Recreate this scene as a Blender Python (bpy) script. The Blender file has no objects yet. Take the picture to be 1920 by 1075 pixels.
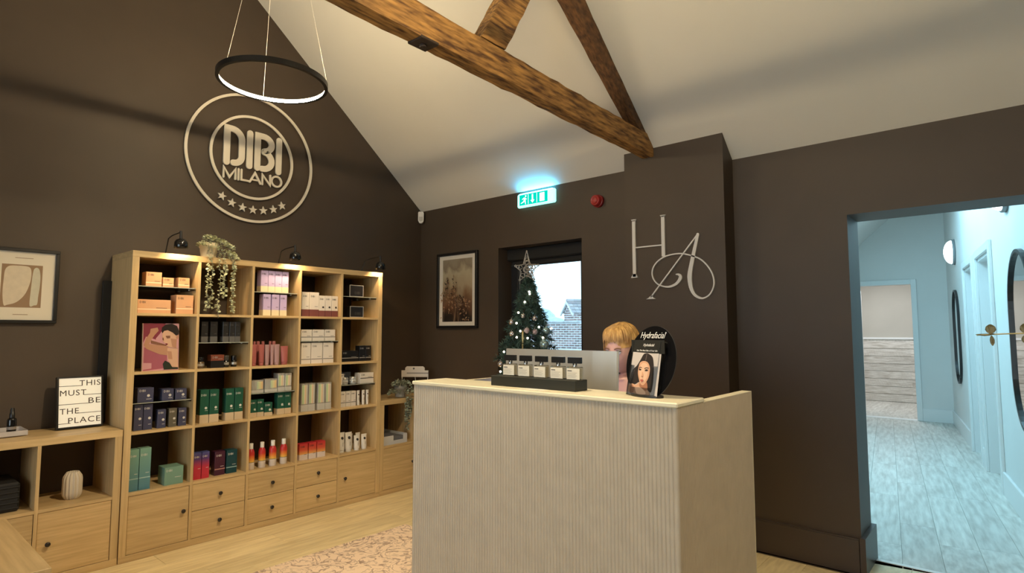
import bpy, bmesh, math, random
from mathutils import Vector, Matrix
from math import sin, cos, pi, radians

random.seed(7)
S = bpy.context.scene
COL = S.collection

# ------------------------------------------------------------------ camera
def cam_setup():
    yaw, pitch, roll = -0.7086, 0.0761, -0.0005
    f = Vector((sin(yaw)*cos(pitch), cos(yaw)*cos(pitch), sin(pitch)))
    r = f.cross(Vector((0, 0, 1))).normalized()
    u = r.cross(f)
    c, s = cos(roll), sin(roll)
    R, U = c*r+s*u, -s*r+c*u
    cam = bpy.data.cameras.new('camera')
    cam.sensor_width = 36.0
    cam.lens = 36.0*1092.64/1920.0
    cam.clip_start = 0.02
    o = bpy.data.objects.new('camera', cam)
    COL.objects.link(o)
    m = Matrix((R, U, -f)).transposed().to_4x4()
    m.translation = (4.3624, -1.1486, 1.3371)
    o.matrix_world = m
    S.camera = o
cam_setup()

# ------------------------------------------------------------------ world, exposure
W = bpy.data.worlds.new('overcast sky')
S.world = W
W.use_nodes = True
_n = W.node_tree.nodes; _l = W.node_tree.links
_bg = _n['Background']
_tc = _n.new('ShaderNodeTexCoord'); _sx = _n.new('ShaderNodeSeparateXYZ'); _rm = _n.new('ShaderNodeValToRGB')
_l.new(_tc.outputs['Generated'], _sx.inputs[0]); _l.new(_sx.outputs['Z'], _rm.inputs[0])
_rm.color_ramp.elements[0].color = (0.60, 0.84, 1.0, 1)
_rm.color_ramp.elements[1].color = (0.36, 0.66, 1.0, 1)
_l.new(_rm.outputs[0], _bg.inputs[0])
_bg.inputs[1].default_value = 3.2
S.view_settings.view_transform = 'Standard'
S.view_settings.look = 'None'
S.view_settings.exposure = 0.0
S.view_settings.gamma = 1.0
S.view_settings.use_curve_mapping = False
S.cycles.max_bounces = 8
S.cycles.sample_clamp_indirect = 6.0
S.cycles.caustics_reflective = False
S.cycles.caustics_refractive = False

def area(name, loc, rot, sx, sy, power, color):
    d = bpy.data.lights.new(name, 'AREA'); d.shape = 'RECTANGLE'; d.size = sx; d.size_y = sy
    d.energy = power; d.color = color
    o = bpy.data.objects.new(name, d); o.location = loc; o.rotation_euler = rot
    COL.objects.link(o); return o
RING_L = 215.0
RING_C = (1.0, 0.79, 0.47)
# added lamp, unseen: daylight fill from the glazing put in behind the photographer
area('added_rear_daylight', (3.2, -4.05, 1.5), (radians(90), 0, 0), 3.0, 2.0, 42, (0.96, 0.95, 0.92))
# added area lamp: corridor daylight, as from an unseen rooflight
area('added_corridor_daylight', (3.2, 5.3, 3.0), (0, radians(-30), 0), 0.8, 3.6, 88, (0.375, 0.77, 1.0))
area('room_lamp_end', (2.6, 10.6, 2.5), (0, 0, 0), 0.8, 0.8, 46, (0.92, 0.96, 1.0))

# ------------------------------------------------------------------ materials
MATS = {}
def srgb(r, g, b):
    return tuple(((v/255.0)/12.92 if v/255.0 <= 0.04045 else ((v/255.0+0.055)/1.055)**2.4) for v in (r, g, b))
def mat(name, col, rough=0.5, metal=0.0, var=0.0, scale=8.0, stretch=(1, 1, 1), bump=0.0, col2=None, detail=4.0, coat=0.0, spec=0.5, emit=None, estr=0.0, rand=0.0, coords='Object'):
    if name in MATS: return MATS[name]
    m = bpy.data.materials.new(name); m.use_nodes = True
    nt = m.node_tree; N = nt.nodes; L = nt.links
    p = N['Principled BSDF']
    p.inputs['Base Color'].default_value = (*col, 1)
    p.inputs['Roughness'].default_value = rough
    p.inputs['Metallic'].default_value = metal
    p.inputs['Specular IOR Level'].default_value = spec
    p.inputs['Coat Weight'].default_value = coat
    if emit:
        p.inputs['Emission Color'].default_value = (*emit, 1); p.inputs['Emission Strength'].default_value = estr
    if var > 0 or bump > 0 or col2 or rand > 0:
        tc = N.new('ShaderNodeTexCoord'); mp = N.new('ShaderNodeMapping')
        mp.inputs['Scale'].default_value = stretch
        L.new(tc.outputs[coords], mp.inputs[0])
        oi = N.new('ShaderNodeObjectInfo')
        if rand > 0:
            ad = N.new('ShaderNodeVectorMath'); ad.operation = 'MULTIPLY_ADD'
            cb = N.new('ShaderNodeCombineXYZ')
            for k in range(3): L.new(oi.outputs['Random'], cb.inputs[k])
            L.new(cb.outputs[0], ad.inputs[0]); ad.inputs[1].default_value = (37, 53, 71); L.new(mp.outputs[0], ad.inputs[2])
            vec = ad.outputs[0]
        else:
            vec = mp.outputs[0]
        nz = N.new('ShaderNodeTexNoise'); nz.inputs['Scale'].default_value = scale; nz.inputs['Detail'].default_value = detail
        L.new(vec, nz.inputs['Vector'])
        rp = N.new('ShaderNodeValToRGB')
        c2 = col2 or tuple(max(0, v*(1-var)) for v in col)
        c1 = col if col2 else tuple(min(1, v*(1+var)) for v in col)
        rp.color_ramp.elements[0].position = 0.32; rp.color_ramp.elements[1].position = 0.68
        rp.color_ramp.elements[0].color = (*c2, 1); rp.color_ramp.elements[1].color = (*c1, 1)
        L.new(nz.outputs[0], rp.inputs[0])
        out = rp.outputs[0]
        if rand > 0:
            hs = N.new('ShaderNodeHueSaturation'); ma = N.new('ShaderNodeMath'); ma.operation = 'MULTIPLY_ADD'
            L.new(oi.outputs['Random'], ma.inputs[0]); ma.inputs[1].default_value = 2*rand; ma.inputs[2].default_value = 1-rand
            L.new(ma.outputs[0], hs.inputs['Value']); L.new(out, hs.inputs['Color']); out = hs.outputs[0]
        L.new(out, p.inputs['Base Color'])
        if bump > 0:
            b = N.new('ShaderNodeBump'); b.inputs['Strength'].default_value = bump; b.inputs['Distance'].default_value = 0.005
            L.new(nz.outputs[0], b.inputs['Height']); L.new(b.outputs[0], p.inputs['Normal'])
    MATS[name] = m
    return m
def grad(name, stops, rough=0.4, axis='Z', metal=0.0):
    """colour print that changes along the object's own height"""
    if name in MATS: return MATS[name]
    m = bpy.data.materials.new(name); m.use_nodes = True
    N = m.node_tree.nodes; L = m.node_tree.links; p = N['Principled BSDF']
    tc = N.new('ShaderNodeTexCoord'); sx = N.new('ShaderNodeSeparateXYZ'); rp = N.new('ShaderNodeValToRGB')
    L.new(tc.outputs['Generated'], sx.inputs[0]); L.new(sx.outputs[axis], rp.inputs[0])
    e = rp.color_ramp.elements
    e[0].position, e[0].color = stops[0][0], (*stops[0][1], 1)
    e[1].position, e[1].color = stops[-1][0], (*stops[-1][1], 1)
    for s in stops[1:-1]:
        x = e.new(s[0]); x.color = (*s[1], 1)
    L.new(rp.outputs[0], p.inputs['Base Color'])
    p.inputs['Roughness'].default_value = rough; p.inputs['Metallic'].default_value = metal
    MATS[name] = m
    return m
def glass(name, tint=(0.95, 0.98, 0.97), gloss=0.08, rough=0.02):
    if name in MATS: return MATS[name]
    m = bpy.data.materials.new(name); m.use_nodes = True
    N = m.node_tree.nodes; L = m.node_tree.links
    N.remove(N['Principled BSDF'])
    t = N.new('ShaderNodeBsdfTransparent'); t.inputs[0].default_value = (*tint, 1)
    g = N.new('ShaderNodeBsdfGlossy'); g.inputs['Roughness'].default_value = rough
    fr = N.new('ShaderNodeFresnel'); fr.inputs[0].default_value = 1.45
    ma = N.new('ShaderNodeMath'); ma.operation = 'MAXIMUM'; ma.inputs[1].default_value = gloss*0.4
    mu = N.new('ShaderNodeMath'); mu.operation = 'MULTIPLY'; mu.inputs[1].default_value = 0.8
    mx = N.new('ShaderNodeMixShader')
    L.new(fr.outputs[0], ma.inputs[0]); L.new(ma.outputs[0], mu.inputs[0]); L.new(mu.outputs[0], mx.inputs[0])
    L.new(t.outputs[0], mx.inputs[1]); L.new(g.outputs[0], mx.inputs[2])
    L.new(mx.outputs[0], N['Material Output'].inputs[0])
    MATS[name] = m
    return m
def emis(name, col, s):
    if name in MATS: return MATS[name]
    m = bpy.data.materials.new(name); m.use_nodes = True
    N = m.node_tree.nodes; L = m.node_tree.links
    N.remove(N['Principled BSDF'])
    e = N.new('ShaderNodeEmission'); e.inputs[0].default_value = (*col, 1); e.inputs[1].default_value = s
    L.new(e.outputs[0], N['Material Output'].inputs[0])
    MATS[name] = m
    return m

BROWN = mat('brown_wall_paint', (0.070, 0.0485, 0.0325), 0.55, var=0.06, scale=3, bump=0.04)
CEIL = mat('ceiling_paint', (0.77, 0.73, 0.65), 0.8, var=0.02, scale=2)
SKIRT = mat('brown_skirting_paint', (0.06, 0.043, 0.034), 0.4, var=0.05, scale=4)
OAKH = mat('oak_grain_along', (0.64, 0.46, 0.235), 0.42, scale=5, stretch=(3, 0.7, 14), col2=(0.50, 0.345, 0.165), detail=6, bump=0.05, rand=0.09)
OAKV = mat('oak_grain_upright', (0.64, 0.46, 0.235), 0.42, scale=5, stretch=(14, 14, 0.7), col2=(0.50, 0.345, 0.165), detail=6, bump=0.05, rand=0.06)
OAKX = mat('oak_grain_across', (0.64, 0.46, 0.235), 0.42, scale=5, stretch=(0.7, 10, 14), col2=(0.50, 0.345, 0.165), detail=6, bump=0.05, rand=0.05)
PLANK = mat('pale_oak_plank', (0.84, 0.70, 0.42), 0.34, scale=4, stretch=(9, 1.0, 4), col2=(0.64, 0.51, 0.285), detail=7, bump=0.06, rand=0.10)
PLANKG = mat('grey_washed_plank', (0.70, 0.68, 0.62), 0.42, scale=4, stretch=(8, 0.9, 4), col2=(0.46, 0.43, 0.38), detail=9, bump=0.06, rand=0.08)
TIMBER = mat('old_timber', (0.56, 0.295, 0.085), 0.7, scale=7, stretch=(8, 1.2, 8), col2=(0.085, 0.034, 0.012), detail=14, bump=0.6)
TIMBERD = mat('old_dark_timber', (0.22, 0.105, 0.04), 0.75, scale=9, stretch=(6, 2, 3), col2=(0.06, 0.028, 0.013), detail=12, bump=0.5)
BLACK = mat('black_satin', (0.012, 0.011, 0.011), 0.35)
BLACKM = mat('black_matt', (0.01, 0.009, 0.009), 0.7)
BLACKG = mat('black_gloss', (0.006, 0.006, 0.007), 0.12, spec=0.6)
WHITE = mat('white_plastic', (0.78, 0.76, 0.72), 0.4)
CREAM = mat('cream_lettering', (0.80, 0.72, 0.60), 0.5)
LAMIN = mat('counter_laminate', (0.50, 0.43, 0.345), 0.5, var=0.05, scale=14)
LEDGE = mat('cream_ledge', (0.80, 0.735, 0.56), 0.4, var=0.05, scale=10)
GREYW = mat('grey_white_board', (0.55, 0.54, 0.54), 0.5)
STEEL = mat('steel', (0.6, 0.58, 0.55), 0.28, metal=1.0)
ALU = mat('brushed_aluminium', (0.72, 0.70, 0.66), 0.42, metal=0.75)
CABLE = mat('pale_steel_cable', (0.75, 0.70, 0.62), 0.35, metal=0.4)
GLASS = glass('clear_glass')
SHELFG = glass('shelf_glass', (0.90, 0.95, 0.93), 0.25)
ACRYL = glass('clear_acrylic', (0.93, 0.95, 0.96), 0.3)
PAPER = mat('white_paper', (0.82, 0.79, 0.74), 0.7)

# ------------------------------------------------------------------ mesh helpers
class MB:
    def __init__(s, M=None): s.v = []; s.f = []; s.mi = []; s.sm = []; s.mats = []; s.M = M
    def mat(s, m):
        if m not in s.mats: s.mats.append(m)
        return s.mats.index(m)
    def add(s, vs, fs, m=None, smooth=False):
        b = len(s.v); i = s.mat(m) if m else 0
        for p in vs:
            p = Vector(p)
            s.v.append(tuple(s.M @ p if s.M else p))
        for f in fs:
            s.f.append([b+k for k in f]); s.mi.append(i); s.sm.append(smooth)
        return s
    def box(s, a, b, m=None):
        x0, y0, z0 = a; x1, y1, z1 = b
        if x0 > x1: x0, x1 = x1, x0
        if y0 > y1: y0, y1 = y1, y0
        if z0 > z1: z0, z1 = z1, z0
        return s.add([(x0, y0, z0), (x1, y0, z0), (x1, y1, z0), (x0, y1, z0), (x0, y0, z1), (x1, y0, z1), (x1, y1, z1), (x0, y1, z1)],
                     [(0, 3, 2, 1), (4, 5, 6, 7), (0, 1, 5, 4), (1, 2, 6, 5), (2, 3, 7, 6), (3, 0, 4, 7)], m)
    def bbox(s, a, b, r, m=None):
        """box with chamfered edges"""
        bm = bmesh.new(); bmesh.ops.create_cube(bm, size=1.0)
        for v in bm.verts:
            v.co = Vector([(a[k]+b[k])/2+v.co[k]*abs(b[k]-a[k]) for k in range(3)])
        bmesh.ops.bevel(bm, geom=bm.edges[:], offset=r, segments=1, affect='EDGES', profile=0.5)
        s.add([v.co.copy() for v in bm.verts], [[v.index for v in f.verts] for f in (bm.verts.index_update() or bm.faces)], m)
        bm.free(); return s
    def prism(s, poly, axis, a, b, m=None):
        """polygon (2D) extruded along axis from a to b; the two other axes in xyz order"""
        def P(q, t):
            p = list(q); p.insert(axis, t); return p
        n = len(poly)
        vs = [P(q, a) for q in poly]+[P(q, b) for q in poly]
        fs = [list(range(n))[::-1], list(range(n, 2*n))]+[(k, (k+1) % n, n+(k+1) % n, n+k) for k in range(n)]
        return s.add(vs, fs, m)
    def cyl(s, p0, p1, r0, r1=None, n=12, m=None, caps=True, smooth=True):
        p0 = Vector(p0); p1 = Vector(p1); r1 = r0 if r1 is None else r1
        d = (p1-p0).normalized(); a = d.orthogonal().normalized(); b = d.cross(a)
        vs = []
        for p, r in ((p0, r0), (p1, r1)):
            for k in range(n):
                t = 2*pi*k/n; vs.append(p+(a*cos(t)+b*sin(t))*r)
        s.add(vs, [(k, (k+1) % n, n+(k+1) % n, n+k) for k in range(n)], m, smooth)
        if caps: s.add(vs, [list(range(n))[::-1], list(range(n, 2*n))], m)
        return s
    def tube(s, pts, r, n=8, m=None):
        pts = [Vector(p) for p in pts]; vs = []; fs = []
        rr = r if isinstance(r, (list, tuple)) else [r]*len(pts)
        ref = None
        for i, p in enumerate(pts):
            d = (pts[min(i+1, len(pts)-1)]-pts[max(i-1, 0)]).normalized()
            if ref is None: ref = d.orthogonal().normalized()
            a = (ref-d*ref.dot(d)).normalized(); ref = a; b = d.cross(a)
            for k in range(n):
                t = 2*pi*k/n; vs.append(p+(a*cos(t)+b*sin(t))*rr[i])
        for i in range(len(pts)-1):
            for k in range(n):
                fs.append((i*n+k, i*n+(k+1) % n, (i+1)*n+(k+1) % n, (i+1)*n+k))
        s.add(vs, fs, m, True)
        s.add(vs, [list(range(n))[::-1], list(range((len(pts)-1)*n, len(pts)*n))], m)
        return s
    def lathe(s, prof, c=(0, 0, 0), n=20, m=None, smooth=True, flute=0.0, nf=0):
        """profile of (r,z) turned about the z axis through c"""
        vs = []; fs = []
        for r, z in prof:
            for k in range(n):
                t = 2*pi*k/n; q = r*(1+flute*cos(nf*t)) if r > 0.002 else r
                vs.append((c[0]+q*cos(t), c[1]+q*sin(t), c[2]+z))
        for i in range(len(prof)-1):
            for k in range(n):
                fs.append((i*n+k, i*n+(k+1) % n, (i+1)*n+(k+1) % n, (i+1)*n+k))
        s.add(vs, fs, m, smooth)
        s.add(vs, [list(range(n))[::-1], list(range((len(prof)-1)*n, len(prof)*n))], m)
        return s
    def ball(s, c, r, n=12, h=8, m=None, sc=(1, 1, 1)):
        prof = []
        vs = []; fs = []
        for i in range(h+1):
            a = pi*i/h
            for k in range(n):
                t = 2*pi*k/n; vs.append((c[0]+r*sc[0]*sin(a)*cos(t), c[1]+r*sc[1]*sin(a)*sin(t), c[2]-r*sc[2]*cos(a)))
        for i in range(h):
            for k in range(n): fs.append((i*n+k, i*n+(k+1) % n, (i+1)*n+(k+1) % n, (i+1)*n+k))
        return s.add(vs, fs, m, True)
    def ribbon(s, pts, w, t0, t1, m=None, closed=False, cap=True):
        """flat stroke along 2-D points (x,y) of width w, from z=t0 to t1"""
        P = [Vector((p[0], p[1])) for p in pts]; n = len(P)
        ww = w if isinstance(w, (list, tuple)) else [w]*n
        Lp = []; Rp = []
        for i in range(n):
            if closed: a, b = P[i-1], P[(i+1) % n]
            else: a, b = P[max(i-1, 0)], P[min(i+1, n-1)]
            d1 = (P[i]-a); d2 = (b-P[i])
            d1 = d1.normalized() if d1.length > 1e-9 else d2.normalized()
            d2 = d2.normalized() if d2.length > 1e-9 else d1
            tdir = (d1+d2); tdir = tdir.normalized() if tdir.length > 1e-6 else d1
            nn = Vector((-tdir.y, tdir.x)); k = 1/max(0.45, nn.dot(Vector((-d1.y, d1.x))))
            Lp.append(P[i]+nn*ww[i]/2*k); Rp.append(P[i]-nn*ww[i]/2*k)
        vs = []
        for z in (t0, t1):
            vs += [(p.x, p.y, z) for p in Lp]+[(p.x, p.y, z) for p in Rp]
        fs = []; o = 2*n
        rng = range(n) if closed else range(n-1)
        for i in rng:
            j = (i+1) % n
            fs += [(o+i, o+n+i, o+n+j, o+j), (i, j, n+j, n+i), (i, o+i, o+j, j), (n+i, n+j, o+n+j, o+n+i)]
        if not closed:
            fs += [(0, n, o+n, o), (n-1, o+n-1, o+2*n-1, 2*n-1)]
        s.add(vs, fs, m)
        if cap and not closed:
            for i in (0, n-1):
                if ww[i] > 1e-4:
                    c = [(P[i].x+cos(2*pi*k/14)*ww[i]/2, P[i].y+sin(2*pi*k/14)*ww[i]/2) for k in range(14)]
                    s.prism(c, 2, t0, t1-0.00005, m)
        return s
    def mesh(s, name):
        me = bpy.data.meshes.new(name)
        me.from_pydata(s.v, [], s.f)
        for m in s.mats: me.materials.append(m)
        for p, i, sm in zip(me.polygons, s.mi, s.sm): p.material_index = i; p.use_smooth = sm
        me.validate(); me.update(); return me
    def obj(s, name, m=None, parent=None, loc=None):
        me = s.mesh(name)
        if m: me.materials.clear(); me.materials.append(m)
        return link(name, me, parent, loc)

def link(name, data, parent=None, loc=None):
    o = bpy.data.objects.new(name, data); COL.objects.link(o)
    if parent: o.parent = parent
    if loc is not None: o.location = loc
    return o
def tag(o, label=None, cat=None, group=None, kind=None):
    if label: o['label'] = label
    if cat: o['category'] = cat
    if group: o['group'] = group
    if kind: o['kind'] = kind
    return o
def thing(name, label, cat, loc=(0, 0, 0), rz=0.0, group=None):
    o = link(name, None, None, loc); o.rotation_euler = (0, 0, rz); o.empty_display_size = 0.05
    return tag(o, label, cat, group)
def struct(o): o['kind'] = 'structure'; return o
def place(o, M): o.matrix_world = M; return o
def frame_M(o, x, y):
    """matrix with local x, local y given, local z = x cross y, origin o"""
    x = Vector(x).normalized(); y = Vector(y).normalized(); z = x.cross(y)
    m = Matrix((x, y, z)).transposed().to_4x4(); m.translation = o; return m
def WA(y, z, x=0.0): return frame_M((x, y, z), (0, 1, 0), (0, 0, 1))        # on the left wall, seen from the room
def WB(x, z, y): return frame_M((x, y, z), (1, 0, 0), (0, 0, 1))            # on the back wall
_tc = {}
def text_mesh(s, size, ext=0.0005, m=BLACK, shear=0.0, bold=0.0, res=2, align='CENTER', space=1.0):
    key = (s, size, ext, m.name, shear, bold, align, space)
    if key in _tc: return _tc[key]
    c = bpy.data.curves.new('lettering', 'FONT')
    c.body = s; c.size = size; c.extrude = ext; c.shear = shear; c.offset = bold; c.resolution_u = res; c.align_x = align; c.space_character = space
    o = bpy.data.objects.new('lettering', c); COL.objects.link(o)
    dg = bpy.context.evaluated_depsgraph_get(); dg.update()
    me = bpy.data.meshes.new_from_object(o.evaluated_get(dg))
    me.materials.clear(); me.materials.append(m)
    bpy.data.objects.remove(o); bpy.data.curves.remove(c)
    _tc[key] = me
    return me
def text(name, s, size, parent, M, **k):
    o = link(name, text_mesh(s, size, **k), parent); o.matrix_local = M; return o
def circle(c, r, n=64, a0=0, a1=2*pi, ry=None):
    ry = ry or r
    return [(c[0]+r*cos(a0+(a1-a0)*k/n), c[1]+ry*sin(a0+(a1-a0)*k/n)) for k in range(n+(0 if abs(a1-a0-2*pi) < 1e-6 else 1))]
def bez(pts, n=10):
    """smooth curve through points (Catmull-Rom)"""
    P = [Vector(p) for p in pts]; out = []
    for i in range(len(P)-1):
        p0, p1, p2, p3 = P[max(i-1, 0)], P[i], P[i+1], P[min(i+2, len(P)-1)]
        for k in range(n):
            t = k/n
            out.append(0.5*((2*p1)+(-p0+p2)*t+(2*p0-5*p1+4*p2-p3)*t*t+(-p0+3*p1-3*p2+p3)*t**3))
    out.append(P[-1]); return out
def flat(polys, name, parent, M=None):
    """flat print: list of (polygon, material), each a hair above the one before"""
    mb = MB()
    for i, (p, m) in enumerate(polys):
        z = 0.00025*(i+1)
        mb.add([(a, b, z) for a, b in p], [list(range(len(p)))], m)
    o = mb.obj(name, None, parent)
    if M: o.matrix_local = M
    return o
ORD = ['first', 'second', 'third', 'fourth', 'fifth', 'sixth', 'seventh']
NUM = ['zero', 'one', 'two', 'three', 'four', 'five', 'six', 'seven']

# ================================================================== STRUCTURE
def zc(y): return 2.504+0.842*(2.57-y)
APEX = -0.8
prof = [(-4.2, 0), (2.9, 0), (2.9, zc(2.9)+0.02), (APEX, zc(APEX)+0.02), (-4.2, zc(2.6)+0.02)]
struct(MB().prism(prof, 0, -0.15, 0.0).obj('wall_left', BROWN))
struct(MB().prism(prof, 0, 6.2, 6.35).obj('wall_right', BROWN))
wb = MB()
wb.box((-0.15, 2.57, 0), (1.02, 2.87, 2.7)); wb.box((1.88, 2.57, 0), (2.45, 2.87, 2.7))
wb.box((1.02, 2.57, 0), (1.88, 2.87, 1.0)); wb.box((1.02, 2.57, 2.05), (1.88, 2.87, 2.7))
struct(wb.obj('wall_back', BROWN))
struct(MB().box((2.318, 2.465, 0), (3.023, 2.80, 2.76)).obj('wall_pier', BROWN))
wd = MB()
wd.box((2.9, 2.63, 0), (3.668, 2.93, 2.7)); wd.box((4.62, 2.63, 0), (6.2, 2.93, 2.7)); wd.box((3.668, 2.63, 2.005), (4.62, 2.93, 2.7))
struct(wd.obj('wall_doorway', BROWN))
wr = MB()
wr.box((-0.15, -4.35, 0), (1.6, -4.2, 2.7)); wr.box((4.8, -4.35, 0), (6.35, -4.2, 2.7)); wr.box((1.6, -4.35, 0), (4.8, -4.2, 0.4)); wr.box((1.6, -4.35, 2.6), (4.8, -4.2, 2.7))
struct(wr.obj('wall_rear', BROWN))
cz = MB()
t = 0.16
cz.prism([(2.80, zc(2.80)), (APEX, zc(APEX)), (APEX, zc(APEX)+t), (2.80, zc(2.80)+t)], 0, -0.15, 6.35)
cz.prism([(-4.4, zc(2.80)), (APEX, zc(APEX)), (APEX, zc(APEX)+t), (-4.4, zc(2.80)+t)], 0, -0.15, 6.35)
struct(cz.obj('ceiling', CEIL))
# skirting
struct(MB().box((3.023, 2.61, 0), (3.66, 2.63, 0.19)).box((3.023, 2.605, 0), (3.66, 2.61, 0.182)).obj('baseboard_doorway', SKIRT))
struct(MB().box((3.663, 2.607, 0), (3.692, 2.95, 0.195)).obj('baseboard_jamb', SKIRT))
struct(MB().box((3.023, 2.475, 0), (3.04, 2.60, 0.19)).obj('baseboard_pier', SKIRT))
struct(MB().box((0.42, 2.55, 0), (2.31, 2.57, 0.19)).obj('baseboard_back', SKIRT))

# floors made of planks
fl = struct(MB().box((-0.15, -4.35, -0.12), (6.35, 2.92, -0.010)).obj('floor', mat('floor_bed', (0.12, 0.09, 0.06), 0.8)))
pm = MB().bbox((-0.0995, -0.6495, -0.010), (0.0995, 0.6495, 0.0), 0.0012, PLANK).mesh('plank')
pmg = MB().bbox((-0.0995, -0.6495, -0.010), (0.0995, 0.6495, 0.0), 0.0012, PLANKG).mesh('plank')
def planks(x0, x1, y0, y1, parent, me, M=None):
    nx = int(math.ceil((x1-x0)/0.2))
    for i in range(nx):
        y = y0-random.uniform(0.1, 1.2)
        while y < y1:
            a, b = max(y, y0), min(y+1.3, y1)
            if b-a > 0.02:
                xa, xb = x0+i*0.2, min(x0+i*0.2+0.2, x1)
                o = link('plank', me, parent); o.location = ((xa+xb)/2, (a+b)/2, 0); o.scale = ((xb-xa)/0.2, (b-a)/1.3, 1)
                if M: o.matrix_local = M @ Matrix.LocRotScale(o.location, None, o.scale)
            y += 1.3
planks(0.0, 6.2, -4.2, 2.57, fl, pm)
planks(3.668, 4.62, 2.57, 2.90, fl, pm)
struct(MB().bbox((3.69, 2.893, -0.002), (4.62, 2.928, 0.004), 0.0015).obj('trim_threshold', WHITE))

# ---- corridor beyond the doorway
CW = mat('corridor_white_paint', (0.74, 0.73, 0.70), 0.7, var=0.02, scale=2)
CWG = mat('corridor_gloss_paint', (0.78, 0.78, 0.76), 0.35)
BEIGE = mat('beige_room_paint', (0.50, 0.47, 0.41), 0.8, var=0.04, scale=2)
tdir = Vector((-0.1372, 0.9905, 0)); ndir = Vector((-0.9905, -0.1372, 0))     # along the wall, into the corridor
CM = frame_M((4.575, 2.88, 0), tdir, ndir)                                       # local: x along wall, y into corridor, z = up*-1
CM = Matrix((tdir, ndir, Vector((0, 0, 1)))).transposed().to_4x4(); CM.translation = (4.575, 2.88, 0)
def sy(Y): return (Y-2.88)/0.9905
SEND = sy(9.5)
A0, A1 = sy(6.42), sy(7.18); B0, B1 = sy(5.22), sy(6.08)
cr = MB(CM)
for a, b, z0 in ((-0.1, B0, 0), (B1, A0, 0), (A1, SEND, 0), (B0, B1, 2.03), (A0, A1, 2.03)):
    cr.box((a, -0.2, z0), (b, 0, 4.9))
struct(cr.obj('wall_corridor_right', CW))
struct(MB().box((2.1, 2.93, 0), (2.25, 9.55, 3.0)).obj('wall_corridor_left', CW))
ce = MB()
ce.box((2.1, 9.47, 0), (2.36, 9.57, 5.0)); ce.box((3.22, 9.47, 0), (3.95, 9.57, 5.0)); ce.box((2.36, 9.47, 2.04), (3.22, 9.57, 5.0))
struct(ce.obj('wall_corridor_end', CW))
struct(MB().box((2.1, 2.90, 2.55), (4.75, 2.935, 5.0)).box((2.1, 2.90, 0), (3.66, 2.935, 2.55)).obj('wall_corridor_front', CW))
def zk(x): return 2.715+0.909*(x-2.589)
struct(MB().prism([(2.1, zk(2.1)), (4.8, zk(4.8)), (4.8, zk(4.8)+0.12), (2.1, zk(2.1)+0.12)], 1, 2.94, 9.57).obj('ceiling_corridor', CW))
fc = struct(MB().box((2.1, 2.925, -0.12), (4.9, 9.55, -0.010)).obj('floor_corridor', mat('floor_bed', (0.12, 0.09, 0.06))))
Mc = Matrix.Translation((2.15, 2.93, 0)) @ Matrix.Rotation(radians(7.9), 4, 'Z')
planks(0.05, 2.5, -0.3, 6.85, fc, pmg, Mc)
# corridor skirtings and door casings
def ctrim(name, boxes, m=CWG):
    q = MB(CM)
    for a, b in boxes: q.bbox(a, b, 0.003)
    return struct(q.obj(name, m))
ctrim('baseboard_corridor_right', [((0.05, 0, 0), (B0-0.075, 0.02, 0.19)), ((B1+0.075, 0, 0), (A0-0.075, 0.02, 0.19)), ((A1+0.075, 0, 0), (SEND-0.02, 0.02, 0.19))])
struct(MB().bbox((3.29, 9.45, 0), (3.66, 9.47, 0.19), 0.003).obj('baseboard_corridor_end', CWG))
DOORG = mat('grey_white_door', (0.60, 0.60, 0.58), 0.4)
for i, (a, b) in enumerate(((A0, A1), (B0, B1))):
    q = MB(CM)
    q.bbox((a-0.075, 0, 0), (a, 0.025, 2.105), 0.004); q.bbox((b, 0, 0), (b+0.075, 0.025, 2.105), 0.004); q.bbox((a, 0, 2.03), (b, 0.025, 2.105), 0.004)
    q.box((a, -0.2, 0), (a+0.03, 0, 2.03)); q.box((b-0.03, -0.2, 0), (b, 0, 2.03)); q.box((a, -0.2, 2.0), (b, 0, 2.03))
    struct(q.obj('trim_%d' % (i+1), CWG))
    d = MB(CM).bbox((a+0.033, -0.16, 0.005), (b-0.033, -0.12, 1.995), 0.002).obj('door_%d' % (i+1), DOORG); struct(d)
    w = b-a
    for z0, z1 in ((0.15, 0.95), (1.1, 1.85)):
        pnl = MB(CM).bbox((a+0.14, -0.121, z0), (b-0.14, -0.113, z1), 0.003).obj('door_panel', DOORG, d)
    h = MB(CM); h.cyl((a+0.10, -0.12, 1.0), (a+0.10, -0.07, 1.0), 0.012, m=BLACK); h.cyl((a+0.10, -0.075, 1.0), (a+0.22, -0.075, 1.0), 0.009, m=BLACK)
    h.obj('door_handle', BLACK, d)
ca = MB()
ca.bbox((3.22, 9.445, 0), (3.29, 9.47, 2.115), 0.004); ca.bbox((2.29, 9.445, 0), (2.36, 9.47, 2.115), 0.004); ca.bbox((2.36, 9.445, 2.04), (3.22, 9.47, 2.115), 0.004)
struct(ca.obj('trim_3', CWG))
struct(MB().bbox((2.37, 9.58, 0.005), (2.41, 10.35, 2.02), 0.003).obj('door_3', CWG))
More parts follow.
